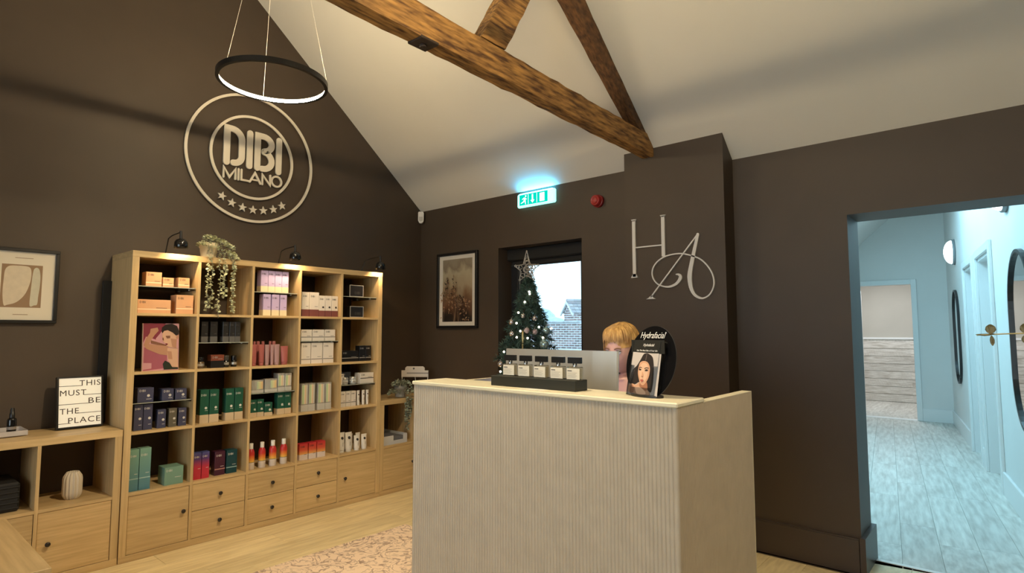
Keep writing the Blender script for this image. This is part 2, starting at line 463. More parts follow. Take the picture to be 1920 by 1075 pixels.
# room at the end of the corridor
er = MB()
er.box((1.2, 12.0, 0), (5.2, 12.15, 3.0)); er.box((1.05, 9.57, 0), (1.2, 12.15, 3.0)); er.box((5.2, 9.57, 0), (5.35, 12.15, 3.0)); er.box((1.05, 9.57, 3.0), (5.35, 12.15, 3.1))
er.box((1.05, 9.57, 2.1), (5.35, 9.6, 3.05)); er.box((3.3, 9.57, 0), (5.35, 9.6, 2.1)); er.box((1.05, 9.57, 0), (2.3, 9.6, 2.1))
struct(er.obj('wall_end_room', BEIGE))
fe = struct(MB().box((1.05, 9.55, -0.12), (5.3, 12.15, -0.010)).obj('floor_end_room', mat('floor_bed', (0.12, 0.09, 0.06))))
planks(1.2, 5.2, 9.57, 12.0, fe, pmg, Matrix.Translation((0, 0, -0.002)))
wn = struct(MB().box((1.2, 11.985, 0), (5.2, 12.0, 1.17)).obj('trim_wainscot', PLANKG))
wp = MB().bbox((-1.0, -0.012, -0.068), (1.0, 0, 0.068), 0.002, mat('weathered_board', (0.76, 0.72, 0.66), 0.6, scale=5, stretch=(1.2, 6, 9), col2=(0.44, 0.39, 0.33), detail=8, rand=0.12)).mesh('board')
for r in range(8):
    for c in range(3):
        o = link('board', wp, wn); o.location = (1.2+c*2.0+(r % 2)*0.7-0.35, 11.985, 0.072+r*0.142)
        o.location.x = min(max(o.location.x, 1.9), 4.2)
struct(MB().bbox((1.2, 11.965, 1.17), (5.2, 12.0, 1.21), 0.004).obj('trim_dado', CWG))
struct(MB().bbox((2.36, 9.44, -0.004), (3.22, 9.60, 0.004), 0.0015).obj('trim_threshold', CWG))
# unseen rooflight added in the corridor slope, with a glowing pane
rl = thing('rooflight', 'unseen rooflight added in the ceiling slope to light the corridor', 'rooflight')
RM = frame_M((3.4, 5.3, zk(3.4)-0.02), (0.74, 0, 0.673), (0, 1, 0))
o = MB().bbox((-0.45, -1.85, -0.02), (-0.38, 1.85, 0.03), 0.003).bbox((0.38, -1.85, -0.02), (0.45, 1.85, 0.03), 0.003).bbox((-0.38, -1.85, -0.02), (0.38, -1.78, 0.03), 0.003).bbox((-0.38, 1.78, -0.02), (0.38, 1.85, 0.03), 0.003).obj('frame', CWG, rl); o.matrix_local = RM
o = MB().box((-0.38, -1.78, 0.0), (0.38, 1.78, 0.01)).obj('pane', emis('glowing_sky_pane', (0.6, 0.9, 1.0), 1.5), rl); o.matrix_local = RM
# ---- window in the back wall
win = struct(link('window_1', None))
DK = mat('dark_window_frame', (0.013, 0.014, 0.018), 0.4)
MB().bbox((1.02, 2.74, 1.0), (1.10, 2.80, 2.05), 0.004).bbox((1.80, 2.74, 1.0), (1.88, 2.80, 2.05), 0.004).bbox((1.10, 2.74, 1.98), (1.80, 2.80, 2.05), 0.004).bbox((1.10, 2.74, 1.0), (1.80, 2.80, 1.07), 0.004).obj('window_frame', DK, win)
MB().bbox((1.105, 2.745, 1.075), (1.165, 2.79, 1.975), 0.004).bbox((1.75, 2.745, 1.075), (1.80, 2.79, 1.975), 0.004).bbox((1.165, 2.745, 1.92), (1.75, 2.79, 1.975), 0.004).bbox((1.165, 2.745, 1.075), (1.75, 2.79, 1.13), 0.004).obj('sash', DK, win)
MB().cyl((1.125, 2.735, 1.08), (1.125, 2.735, 1.97), 0.008, n=8).obj('guide_rail', mat('grey_metal_rail', (0.10, 0.10, 0.11), 0.4), win)
MB().cyl((1.19, 2.73, 1.08), (1.19, 2.73, 1.97), 0.010, n=8).obj('guide_rail', mat('grey_metal_rail', (0.10, 0.10, 0.11), 0.4), win)
MB().box((1.15, 2.765, 1.12), (1.76, 2.771, 1.93)).obj('pane', GLASS, win)
MB().box((1.165, 2.742, 1.13), (1.215, 2.745, 1.92)).obj('sash_liner', DK, win)
bl = thing('roller_blind', 'rolled-up black roller blind across the top of the window', 'blind', (1.45, 2.70, 1.9))
MB().bbox((-0.43, -0.02, 0.045), (0.43, 0.045, 0.15), 0.01).obj('cassette', BLACKM, bl)
MB().box((-0.41, 0.02, 0.0), (0.41, 0.024, 0.045)).obj('fabric', BLACKM, bl)
MB().cyl((-0.41, 0.022, 0.0), (0.41, 0.022, 0.0), 0.007, n=8).obj('bottom_bar', DK, bl)
struct(MB().bbox((1.02, 2.53, 0.985), (1.88, 2.74, 1.005), 0.003).obj('trim_sill', BROWN))
# rear glazing, added unseen behind the photographer as a source of fill light
win2 = struct(link('window_2_added', None))
for x in (1.6, 2.64, 3.70, 4.74): MB().box((x, -4.33, 0.4), (x+0.06, -4.25, 2.6)).obj('mullion', DK, win2)
MB().box((1.6, -4.30, 0.4), (4.8, -4.295, 2.6)).obj('pane', GLASS, win2)

# ================================================================== ROOF TRUSS
def rough_beam(pts8, nseg, amp, m, name, parent, seed):
    """pts8: two quads (4 corners each) joined by nseg segments, each side subdivided and roughened"""
    rnd = random.Random(seed); mb = MB()
    q0, q1 = [Vector(p) for p in pts8[:4]], [Vector(p) for p in pts8[4:]]
    k = 4
    ring = []
    for i in range(nseg+1):
        t = i/nseg; row = []
        C = [q0[j].lerp(q1[j], t) for j in range(4)]
        cen = sum(C, Vector())/4
        for j in range(4):
            for s in range(k):
                p = C[j].lerp(C[(j+1) % 4], s/k)
                d = (p-cen); a = amp*(1.4 if s == 0 else 0.6)
                p = p+d.normalized()*(rnd.uniform(-a, a*0.3))
                row.append(p)
        ring.append(row)
    n = 4*k
    vs = [p for r in ring for p in r]
    fs = [(i*n+j, i*n+(j+1) % n, (i+1)*n+(j+1) % n, (i+1)*n+j) for i in range(nseg) for j in range(n)]
    mb.add(vs, fs); mb.add(vs, [list(range(n))[::-1], list(range(nseg*n, nseg*n+n))])
    return mb.obj(name, m, parent)
tr = thing('roof_truss', 'old weathered timber roof truss crossing under the white sloping ceiling', 'roof truss')
XA, XB = 2.462, 2.548
def zb(y): return 2.5735-0.0172*y
def zt(y): return 2.736-0.0155*y
rough_beam([(XA, -4.18, zb(-4.18)), (XB, -4.18, zb(-4.18)), (XB, -4.18, zt(-4.18)), (XA, -4.18, zt(-4.18)), (XA, 2.463, zb(2.463)), (XB, 2.463, zb(2.463)), (XB, 2.463, zt(2.25)-0.03), (XA, 2.463, zt(2.25)-0.03)], 90, 0.004, TIMBER, 'tie_beam', tr, 1)
def yzbeam(poly, x0, x1, m, name, seed, nseg=40):
    a, b, c, d = poly      # a-d start edge, b-c end edge
    return rough_beam([(x0, *a), (x1, *a), (x1, *d), (x0, *d), (x0, *b), (x1, *b), (x1, *c), (x0, *c)], nseg, 0.003, m, name, tr, seed)
yzbeam([(2.43, 2.60), (0.2, 4.09), (0.2, 4.48), (2.455, 2.61)], XA+0.004, XB-0.004, TIMBERD, 'rafter', 2)
rt = [o for o in tr.children if o.name.startswith('rafter')][0]
bpy.data.objects.remove(rt)
yzbeam([(2.255, 2.695), (0.2, 4.09), (0.2, 4.482), (2.462, 2.60)], XA+0.004, XB-0.004, TIMBERD, 'rafter', 2)
yzbeam([(0.758, 2.715), (1.115, 3.335), (1.285, 3.335), (0.932, 2.715)], XA+0.006, XB-0.006, TIMBER, 'strut', 3, 16)
# mirrored half beyond the frame
yzbeam([(-3.85, 2.69), (-1.80, 4.09), (-1.80, 4.47), (-4.05, 2.60)], XA+0.004, XB-0.004, TIMBERD, 'rafter', 5)
yzbeam([(-2.36, 2.72), (-2.70, 3.335), (-2.87, 3.335), (-2.53, 2.72)], XA+0.006, XB-0.006, TIMBER, 'strut', 6, 16)
ip = MB().bbox((XA-0.002, 0.385, zb(0.43)-0.006), (XB+0.003, 0.485, zb(0.43)+0.008), 0.003).obj('iron_plate', mat('rusty_iron', (0.045, 0.028, 0.02), 0.7, bump=0.3, var=0.3, scale=40), tr)
MB().cyl((2.505, 0.435, zb(0.43)-0.018), (2.505, 0.435, zb(0.43)-0.006), 0.016, n=6).obj('bolt', mat('rusty_iron', (0.045, 0.028, 0.02)), ip)

# ================================================================== RING PENDANTS
LED = emis('warm_led_strip', RING_C, RING_L)
def ring_pendant(x, y, z, label, R=0.30):
    t = thing('ring_pendant', label, 'pendant lamp', (x, y, z))
    n = 96; h = 0.0145
    fr = MB()
    pr = [(R, -h), (R, h), (R-0.012, h), (R-0.012, 0.0107), (R-0.006, 0.0107), (R-0.006, -0.0130), (R-0.0195, -0.0130), (R-0.0195, -h)]
    vs = [(r*cos(2*pi*k/n), r*sin(2*pi*k/n), zz) for r, zz in pr for k in range(n)]
    m = len(pr)
    fr.add(vs, [(i*n+k, i*n+(k+1) % n, ((i+1) % m)*n+(k+1) % n, ((i+1) % m)*n+k) for i in range(m) for k in range(n)])
    fr.obj('ring_frame', BLACK, t)
    st = MB()
    lp = [(R-0.0095, 0.0105), (R-0.0135, 0.003), (R-0.0185, -0.0080), (R-0.0190, -0.0130)]
    vs = [(r*cos(2*pi*k/n), r*sin(2*pi*k/n), zz) for r, zz in lp for k in range(n)]
    st.add(vs, [(i*n+k, i*n+(k+1) % n, (i+1)*n+(k+1) % n, (i+1)*n+k) for i in range(len(lp)-1) for k in range(n)])
    st.obj('light_strip', LED, t)
    top = zc(y) if y > APEX else zc(-1.6-y)
    hz = top-z
    for a in (-76, 44, 164):
        a = radians(a-0)
        p = (R*cos(a), R*sin(a), h)
        MB().tube([p, (0.03*cos(a), 0.03*sin(a), 1.30)], 0.0013, 6).obj('cable', CABLE, t)
    MB().lathe([(0.0, 1.30), (0.05, 1.30), (0.05, 1.335), (0.0, 1.335)], n=20).obj('canopy', BLACK, t)
    MB().cyl((0, 0, 1.335), (0, 0, hz+0.02), 0.004, n=8).obj('drop_rod', BLACK, t)
    return t
ring_pendant(1.2, 0.43, 2.77, 'round black ring lamp glowing before the circular wall logo')
ring_pendant(3.35, 0.20, 2.77, 'second ring lamp, added unseen above and before the reception counter')  # extra lamp added out of view to brighten beam and counter
ring_pendant(5.4, -1.5, 2.77, 'third ring lamp, added unseen to the right above the photographer')  # another lamp added out of view, for the counter's right side

# spot lamps added out of view to brighten the floor, shelves and counter
def added_spot_lamp(label, loc, target, power, size, name='added_spot_lamp'):
    t = thing(name, label, 'spot lamp', loc)
    d = (Vector(target)-Vector(loc)).normalized(); q = d.to_track_quat('-Z', 'Y').to_matrix().to_4x4()
    MB(q).lathe([(0.0, 0.10), (0.04, 0.095), (0.045, 0.0), (0.052, -0.06), (0.047, -0.06), (0.04, 0.0), (0.0, 0.01)], n=24).obj('housing', BLACK, t)
    top = zc(loc[1]) if loc[1] > APEX else zc(-1.6-loc[1])
    MB().cyl((0, 0, 0.05), (0, 0, top-loc[2]+0.02), 0.006, n=8).obj('drop_rod', BLACK, t)
    L = bpy.data.lights.new('spot_beam', 'SPOT'); L.energy = power; L.color = (1.0, 0.80, 0.50); L.spot_size = radians(size); L.spot_blend = 0.9; L.shadow_soft_size = 0.05
    o = link('spot_beam', L, t); o.matrix_local = q @ Matrix.Translation((0, 0, -0.065))
added_spot_lamp('first added spot lamp, unseen on a drop rod, aimed at the oak shelves', (2.55, 0.40, 3.05), (0.75, 0.45, 0.35), 205, 88)
added_spot_lamp('second added spot lamp, unseen on a drop rod, aimed at the counter side', (5.4, 0.2, 3.0), (3.5, 1.1, 0.6), 130, 50)
added_spot_lamp('third added spot lamp, unseen on a drop rod, aimed down at the counter ledge', (2.85, 0.0, 3.0), (2.85, 0.85, 1.0), 150, 66)

# ================================================================== OAK CUBE UNITS
KNOBM = mat('dark_knob', (0.02, 0.013, 0.01), 0.35)
def knob(parent, x, y, z):
    k = MB(Matrix.Translation((x, y, z)) @ Matrix.Rotation(pi/2, 4, 'Y'))
    k.lathe([(0.004, 0), (0.005, 0.012), (0.012, 0.016), (0.013, 0.022), (0.009, 0.026), (0.0, 0.027)], n=12)
    k.obj('knob', KNOBM, parent)
CELL, DV, PITCH = 0.336, 0.016, 0.352
def cube_unit(name, label, y0, cols, rows, fronts, glassy=()):
    """open oak cube unit; local origin at its floor corner by the wall; fronts: {(col,row):'door'/'drawers'}"""
    W = 0.076+cols*CELL+(cols-1)*DV; H = 0.076+rows*CELL+(rows-1)*DV
    t = thing(name, label, 'shelf unit', (0.01, y0, 0))
    D = 0.39
    MB().bbox((0, 0, H-0.038), (D, W, H), 0.001).obj('top_panel', OAKH, t)
    MB().bbox((0, 0, 0), (D, W, 0.038), 0.001).obj('bottom_panel', OAKH, t)
    for a in (0, W-0.038): MB().bbox((0, a+0.0003, 0.038), (D-0.0005, a+0.0377, H-0.038), 0.001).obj('side_panel', OAKV, t)
    for c in range(1, cols):
        a = 0.038+c*PITCH-DV; MB().box((0.002, a, 0.038), (D-0.001, a+DV, H-0.038)).obj('divider', OAKV, t)
    for c in range(cols):
        a = 0.038+c*PITCH
        for r in range(1, rows):
            z = 0.038+r*PITCH-DV; MB().box((0.003, a, z), (D-0.002, a+CELL, z+DV)).obj('shelf', OAKH, t)
    for (c, r), kind in fronts.items():
        a = 0.038+c*PITCH+0.002; b = a+CELL-0.004; z = 0.038+r*PITCH+0.002; zz = z+CELL-0.004
        if kind.startswith('door'):
            d = MB().bbox((D-0.024, a, z), (D-0.006, b, zz), 0.001).obj('door', OAKH, t)
            knob(d, D-0.006, b-0.035 if kind == 'doorR' else a+0.045, (z+zz)/2+(0.02 if kind == 'doorR' else -0.0))
        elif kind == 'drawers':
            h = (zz-z-0.003)/2
            for q in range(2):
                z1 = z+q*(h+0.003)
                d = MB().bbox((D-0.024, a, z1), (D-0.006, b, z1+h), 0.001).obj('drawer', OAKH, t)
                knob(d, D-0.006, (a+b)/2, z1+h*0.5)
    for c, z in glassy:
        a = 0.038+c*PITCH
        MB().box((0.03, a+0.004, z-0.005), (D-0.022, a+CELL-0.004, z)).obj('glass_shelf', SHELFG, t)
        MB().box((D-0.022, a+0.004, z-0.005), (D-0.0212, a+CELL-0.004, z)).obj('glass_edge', mat('pale_glass_edge', (0.36, 0.38, 0.33), 0.25), t)
        MB().box((0.03, a+CELL-0.006, z-0.016), (D-0.03, a+CELL-0.001, z-0.006)).box((0.03, a+0.001, z-0.016), (D-0.03, a+0.006, z-0.006)).obj('shelf_rail', mat('bronze_rail', (0.20, 0.14, 0.08), 0.35, metal=0.8), t)
        for xx in (0.10, 0.28):
            MB().bbox((xx, a+CELL-0.018, z-0.014), (xx+0.012, a+CELL-0.001, z-0.006), 0.001).obj('shelf_clip', STEEL, t)
    return t
G1, G2, G3 = 1.612, 1.263, 0.908
cube_unit('cube_shelf_unit', 'tall oak shelf unit of five by five cubes full of skincare', 0.0, 5, 5,
          {(0, 0): 'doorR', (1, 0): 'drawers', (2, 0): 'drawers', (3, 0): 'drawers', (4, 0): 'doorL'},
          ((0, G1), (2, G1), (4, G1), (1, G2), (3, G2), (0, G3), (2, G3), (4, G3+0.008)))
cube_unit('low_cube_unit', 'low oak cube unit left of the tall shelves, under the framed print', -0.769, 2, 2, {(0, 0): 'doorL', (1, 0): 'doorL'})
cube_unit('low_cube_unit', 'low oak cube unit between the tall shelves and the counter', 1.822, 2, 2, {(0, 0): 'doorR', (1, 0): 'doorL'})
# coffee table corner
ct = thing('coffee_table', 'oak coffee table, only its corner showing at bottom left', 'coffee table', (1.125, -0.83, 0))
MB().bbox((-0.45, -0.275, 0.40), (0.45, 0.275, 0.45), 0.0015).obj('tabletop', OAKX, ct)
MB().bbox((-0.43, -0.255, 0.10), (0.43, 0.255, 0.12), 0.001).obj('shelf', OAKX, ct)
for a in (-0.45, 0.40):
    for b in (-0.275, 0.225): MB().bbox((a, b, 0), (a+0.05, b+0.05, 0.40), 0.001).obj('leg', OAKV, ct)

# ================================================================== WALL SIGN (left wall)
ws = thing('wall_logo_sign', 'round cream logo sign with rings, lettering and seven stars on brown wall', 'sign')
ws.matrix_world = WA(0.882, 2.65, 0.0)
def stroke(name, pts, w, parent, t0=0.012, t1=0.024, m=CREAM, closed=False):
    return MB().ribbon(pts, w, t0, t1, m, closed).obj(name, None, parent)
C0 = (0.882, 2.65)
def L2(pts): return [(p[0]-C0[0], p[1]-C0[1]) for p in pts]
stroke('outer_ring', circle((0, 0), 0.482, 96), 0.019, ws, closed=True)
stroke('inner_ring', circle((0, 0.007), 0.313, 80), 0.019, ws, closed=True)
def arc(c, r, a0, a1, n=12, ry=None): return circle(c, r, n, radians(a0), radians(a1), ry)
w = 0.046
stroke('letter', L2([(0.681, 2.583), (0.681, 2.842)]+arc((0.715, 2.765), 0.077, 90, 0)+arc((0.735, 2.645), 0.057, 0, -90)+[(0.731, 2.588)]), w, ws)
stroke('letter', L2([(0.851, 2.587), (0.851, 2.842)]), w, ws)
stroke('letter', L2([(0.912, 2.587), (0.912, 2.842)]+arc((0.955, 2.785), 0.068, 90, -70, ry=0.057)+[(0.966, 2.728)]), w, ws)
stroke('letter', L2([(0.966, 2.720)]+arc((0.955, 2.655), 0.070, 62, -90, ry=0.067)+[(0.950, 2.588)]), w, ws)
stroke('letter', L2([(1.083, 2.587), (1.083, 2.842)]), w, ws)
w = 0.0145
stroke('small_letter', L2([(0.664, 2.467), (0.664, 2.543), (0.707, 2.474), (0.750, 2.543), (0.750, 2.467)]), w, ws)
stroke('small_letter', L2([(0.772, 2.467), (0.772, 2.547)]), w, ws)
stroke('small_letter', L2([(0.794, 2.547), (0.794, 2.471), (0.852, 2.471)]), w, ws)
o = MB().ribbon(L2([(0.858, 2.467), (0.898, 2.543), (0.942, 2.467)]), w, 0.012, 0.024, CREAM).ribbon(L2([(0.878, 2.488), (0.922, 2.488)]), w*0.8, 0.012, 0.0235, CREAM).obj('small_letter', None, ws)
stroke('small_letter', L2([(0.956, 2.467), (0.956, 2.543), (1.018, 2.471), (1.018, 2.547)]), w, ws)
stroke('small_letter', [(a-C0[0], b-C0[1]) for a, b in circle((1.070, 2.509), 0.040, 32)], w, ws, closed=True)
for (y, z) in [(0.66, 2.324), (0.732, 2.285), (0.812, 2.263), (0.892, 2.256), (0.973, 2.263), (1.053, 2.285), (1.122, 2.325)]:
    p = []
    for k in range(10):
        r = 0.034 if k % 2 == 0 else 0.014; a = pi/2+k*pi/5+radians((y-0.89)*60)
        p.append((y-C0[0]+r*cos(a), z-C0[1]+r*sin(a)))
    MB().prism(p, 2, 0.010, 0.022).obj('star', CREAM, ws)
for k in range(8):
    a = 2*pi*k/8
    MB().cyl((0.482*cos(a), 0.482*sin(a), 0), (0.482*cos(a), 0.482*sin(a), 0.012), 0.004, n=6).obj('standoff', BLACK, ws)

# ================================================================== HA MONOGRAM (pier)
HAM = mat('grey_white_lettering', (0.72, 0.69, 0.65), 0.5)
ha = thing('wall_monogram', 'pale H and A script monogram on the brown pier', 'sign')
ha.matrix_world = WB(0, 0, 2.465)
def hz(pts): return pts
mb = MB()
mb.ribbon([(2.391, 2.105), (2.391, 1.71)], 0.024, 0.0, 0.012, HAM, cap=False)
mb.prism([(2.372, 2.112), (2.410, 2.112), (2.403, 2.10), (2.379, 2.10)], 2, 0, 0.012, HAM); mb.prism([(2.364, 1.704), (2.416, 1.704), (2.403, 1.73), (2.380, 1.73)], 2, 0, 0.012, HAM)
mb.ribbon([(2.610, 2.11), (2.610, 1.835)], 0.024, 0.0, 0.012, HAM, cap=False)
mb.prism([(2.590, 2.116), (2.630, 2.116), (2.622, 2.104), (2.598, 2.104)], 2, 0, 0.012, HAM)
mb.ribbon([(2.40, 1.913), (2.60, 1.913)], 0.0085, 0.0, 0.011, HAM, cap=False)
mb.obj('letter', None, ha)
mb = MB()
mb.ribbon([(2.852, 1.962), (2.512, 1.565)], 0.0085, 0, 0.012, HAM)
mb.prism([(2.478, 1.552), (2.545, 1.552), (2.528, 1.562), (2.518, 1.578), (2.506, 1.570), (2.495, 1.560)], 2, 0, 0.012, HAM)
body = bez([(2.851, 1.958), (2.826, 1.86), (2.802, 1.76), (2.790, 1.69), (2.796, 1.62), (2.818, 1.572), (2.850, 1.549), (2.880, 1.545), (2.915, 1.563), (2.940, 1.60), (2.949, 1.645), (2.938, 1.70), (2.905, 1.755), (2.86, 1.798), (2.80, 1.825), (2.74, 1.842), (2.68, 1.843), (2.62, 1.832), (2.57, 1.806), (2.537, 1.77), (2.525, 1.73), (2.533, 1.69), (2.56, 1.655), (2.60, 1.635), (2.645, 1.629), (2.69, 1.642), (2.718, 1.668), (2.727, 1.692), (2.715, 1.706), (2.698, 1.708)], 6)
n = len(body); ww = []
for i, p in enumerate(body):
    u = i/(n-1)*29
    if u < 3: x = 0.018+0.004*u
    elif u < 5: x = 0.030-0.006*(u-3)
    elif u < 8: x = max(0.0085, 0.018-0.004*(u-5))
    elif u < 23: x = 0.0085
    elif u < 26.5: x = 0.0085+0.004*(u-23)
    else: x = max(0.005, 0.0225-0.006*(u-26.5))
    ww.append(x)
mb.ribbon([(p.x, p.y) for p in body], ww, 0, 0.0125, HAM)
mb.obj('letter', None, ha)

# ================================================================== FRAMED PRINTS
def framed(name, label, M, w, h, fw, mw, mh):
    """frame with mount; local origin at the centre on the wall, z out of the wall"""
    t = thing(name, label, 'picture'); t.matrix_world = M
    q = MB()
    q.bbox((-w/2, h/2-fw, 0), (w/2, h/2, 0.03), 0.002); q.bbox((-w/2, -h/2, 0), (w/2, -h/2+fw, 0.03), 0.002)
    q.bbox((-w/2, -h/2+fw, 0), (-w/2+fw, h/2-fw, 0.03), 0.002); q.bbox((w/2-fw, -h/2+fw, 0), (w/2, h/2-fw, 0.03), 0.002)
    q.obj('frame', BLACK, t)
    MB().box((-w/2+fw*0.8, -h/2+fw*0.8, 0.004), (w/2-fw*0.8, h/2-fw*0.8, 0.012)).obj('mount', mat('white_mount', (0.72, 0.66, 0.58), 0.8), t)
    return t
pic = framed('framed_print', 'framed abstract print of pale rounded shapes at the left edge', WA(-0.44, 1.5995), 0.336, 0.433, 0.018, 0, 0)
TAN = mat('tan_print_ink', (0.30, 0.19, 0.11), 0.8); BONE = mat('bone_print_ink', (0.66, 0.56, 0.42), 0.8, var=0.05, scale=30); SAGE = mat('pale_sage_ink', (0.58, 0.54, 0.42), 0.8, var=0.04, scale=30)
SHEET = mat('cream_art_paper', (0.74, 0.66, 0.53), 0.8)
def box2(x0, y0, x1, y1): return [(x0, y0), (x1, y0), (x1, y1), (x0, y1)]
blob = [(p.x, p.y) for p in bez([(-0.082, 0.05), (-0.078, 0.09), (-0.06, 0.112), (-0.02, 0.116), (0.02, 0.114), (0.036, 0.10), (0.04, 0.06), (0.034, 0.01), (0.015, -0.05), (-0.02, -0.095), (-0.06, -0.112), (-0.076, -0.112), (-0.084, -0.04), (-0.082, 0.05)], 5)][:-1]
pill = [(p.x, p.y) for p in bez([(0.045, 0.06), (0.05, 0.098), (0.062, 0.11), (0.075, 0.10), (0.082, 0.06), (0.082, 0.0), (0.077, -0.06), (0.074, -0.105), (0.06, -0.112), (0.04, -0.114), (0.041, -0.03), (0.045, 0.06)], 5)][:-1]
flat([(box2(-0.148, -0.196, 0.148, 0.196), SHEET), (box2(-0.094, -0.126, 0.091, 0.123), TAN), (blob, BONE), (pill, SAGE), (box2(-0.038, 0.160, 0.045, 0.163), TAN), (box2(-0.034, -0.168, 0.034, -0.165), TAN)], 'print', pic, Matrix.Translation((0, 0, 0.012)))
pic2 = framed('framed_print', 'framed photograph of dry meadow grasses beside the window', WB(0.5265, 1.7085, 2.57), 0.525, 0.695, 0.024, 0, 0)
def meadow():
    m = bpy.data.materials.new('meadow_photo_print'); m.use_nodes = True
    N = m.node_tree.nodes; L = m.node_tree.links; p = N['Principled BSDF']; p.inputs['Roughness'].default_value = 0.5
    tc = N.new('ShaderNodeTexCoord'); sx = N.new('ShaderNodeSeparateXYZ'); L.new(tc.outputs['Generated'], sx.inputs[0])
    nz = N.new('ShaderNodeTexNoise'); nz.inputs['Scale'].default_value = 3.5; nz.inputs['Detail'].default_value = 3; L.new(tc.outputs['Generated'], nz.inputs['Vector'])
    sb_ = N.new('ShaderNodeMath'); sb_.operation = 'SUBTRACT'; sb_.inputs[1].default_value = 0.5; L.new(nz.outputs[0], sb_.inputs[0])
    ma = N.new('ShaderNodeMath'); ma.operation = 'MULTIPLY_ADD'; L.new(sb_.outputs[0], ma.inputs[0]); ma.inputs[1].default_value = 0.5; L.new(sx.outputs['Y'], ma.inputs[2])
    rp = N.new('ShaderNodeValToRGB'); L.new(ma.outputs[0], rp.inputs[0])
    e = rp.color_ramp.elements; e[0].position = 0.0; e[0].color = (0.015, 0.01, 0.008, 1); e[1].position = 1.0; e[1].color = (0.30, 0.25, 0.18, 1)
    for q, c in ((0.10, (0.03, 0.018, 0.012)), (0.26, (0.15, 0.07, 0.035)), (0.42, (0.24, 0.135, 0.07)), (0.58, (0.40, 0.31, 0.20)), (0.78, (0.44, 0.37, 0.25)), (0.88, (0.24, 0.19, 0.135))):
        x = e.new(q); x.color = (*c, 1)
    L.new(rp.outputs[0], p.inputs['Base Color']); return m
pw, ph = 0.385, 0.575
polys = [(box2(-pw/2, -ph/2, pw/2, ph/2), meadow())]
STEM = [mat('seedhead_ink_%d' % k, c, 0.6) for k, c in enumerate([(0.30, 0.20, 0.12), (0.42, 0.24, 0.13), (0.16, 0.09, 0.06), (0.05, 0.03, 0.02)])]
rg = random.Random(4)
for k in range(210):
    cx = rg.uniform(-0.17, 0.17); top = -0.10+0.20*math.exp(-((cx+0.115)/0.035)**2)+0.19*math.exp(-((cx+0.015)/0.03)**2)+0.05*rg.random()
    cy = top-abs(rg.gauss(0, 0.09)); cy = max(cy, -ph/2+0.015)
    r = rg.uniform(0.004, 0.011); a = rg.uniform(0, 3)
    pts = [(cx+r*1.5*cos(q)*cos(a)-r*0.7*sin(q)*sin(a), cy+r*1.5*cos(q)*sin(a)+r*0.7*sin(q)*cos(a)) for q in [k2*pi/3 for k2 in range(6)]]
    polys.append((pts, STEM[rg.choice([0, 1, 1, 2, 3])]))
for k in range(9):
    x = rg.uniform(-0.16, 0.16); d = rg.uniform(-0.03, 0.03); h = rg.uniform(0.1, 0.3)
    polys.append(([(x, -ph/2), (x+0.0035, -ph/2), (x+d+0.002, -ph/2+h), (x+d, -ph/2+h)], STEM[rg.choice([0, 2])]))
o = flat(polys, 'print', pic2, Matrix.Translation((0, 0, 0.012)))
o.data.update()

# ================================================================== SMALL WALL THINGS
ex = thing('exit_sign', 'lit green emergency exit sign under the sloping ceiling', 'exit sign')
ex.matrix_world = WB(1.458, 2.418, 2.565)
MB().bbox((-0.195, -0.058, 0), (0.195, 0.056, 0.035), 0.01).obj('housing', mat('translucent_white_case', (0.75, 0.85, 0.82), 0.3, emit=(0.35, 1.0, 0.88), estr=1.3), ex)
GRN = emis('lit_green_panel', (0.0, 0.62, 0.46), 1.25); LITW = emis('lit_white_pictogram', (0.75, 1.0, 0.95), 1.5)
flat([(box2(-0.165, -0.043, 0.128, 0.046), GRN)], 'face', ex, Matrix.Translation((0, 0, 0.0355)))
run = []
run.append((circle((-0.098, 0.031), 0.0085, 12), LITW))
run.append(([(-0.105, 0.020), (-0.118, 0.022), (-0.138, 0.008), (-0.134, 0.003), (-0.118, 0.013), (-0.122, -0.008), (-0.150, -0.022), (-0.148, -0.029), (-0.115, -0.018), (-0.108, -0.012), (-0.104, -0.038), (-0.096, -0.038), (-0.098, -0.006), (-0.103, 0.004), (-0.090, 0.000), (-0.086, 0.006)], LITW))
run.append((box2(-0.074, -0.038, -0.068, 0.042), LITW)); run.append((box2(0.016, -0.038, 0.022, 0.042), LITW))
run.append(([(-0.034, 0.038), (-0.018, 0.038), (-0.018, -0.010), (-0.004, -0.010), (-0.026, -0.036), (-0.048, -0.010), (-0.034, -0.010)], LITW))
run.append((box2(0.048, -0.034, 0.098, 0.036), LITW))
flat(run, 'pictogram', ex, Matrix.Translation((0, 0, 0.0359)))
o = MB().box((-0.17, 0.0565, 0.006), (0.17, 0.058, 0.030)).obj('lens', emis('cyan_lens', (0.06, 0.55, 1.0), 60.0), ex)
fa = thing('fire_alarm_sounder', 'round red fire alarm sounder high on the brown wall', 'fire alarm'); fa.matrix_world = WB(2.04, 2.311, 2.57)
RED = mat('red_plastic', (0.22, 0.008, 0.008), 0.35)
MB().lathe([(0.0, 0), (0.048, 0), (0.048, 0.022), (0.042, 0.026), (0.0, 0.026)], n=28).obj('base', RED, fa)
MB().lathe([(0.040, 0.026), (0.040, 0.058), (0.034, 0.064), (0.028, 0.060), (0.0, 0.060)], n=28).obj('horn', mat('red_plastic_bright', (0.32, 0.016, 0.015), 0.35), fa)
MB().lathe([(0.022, 0.060), (0.020, 0.066), (0.0, 0.067)], n=20).obj('grille', mat('pale_red', (0.42, 0.06, 0.05), 0.4), fa)
pr = thing('motion_sensor', 'small white motion sensor in the corner below the ceiling', 'motion sensor'); pr.matrix_world = frame_M((0.045, 2.53, 2.435), (0.72, 0.69, 0), (0, 0, 1))
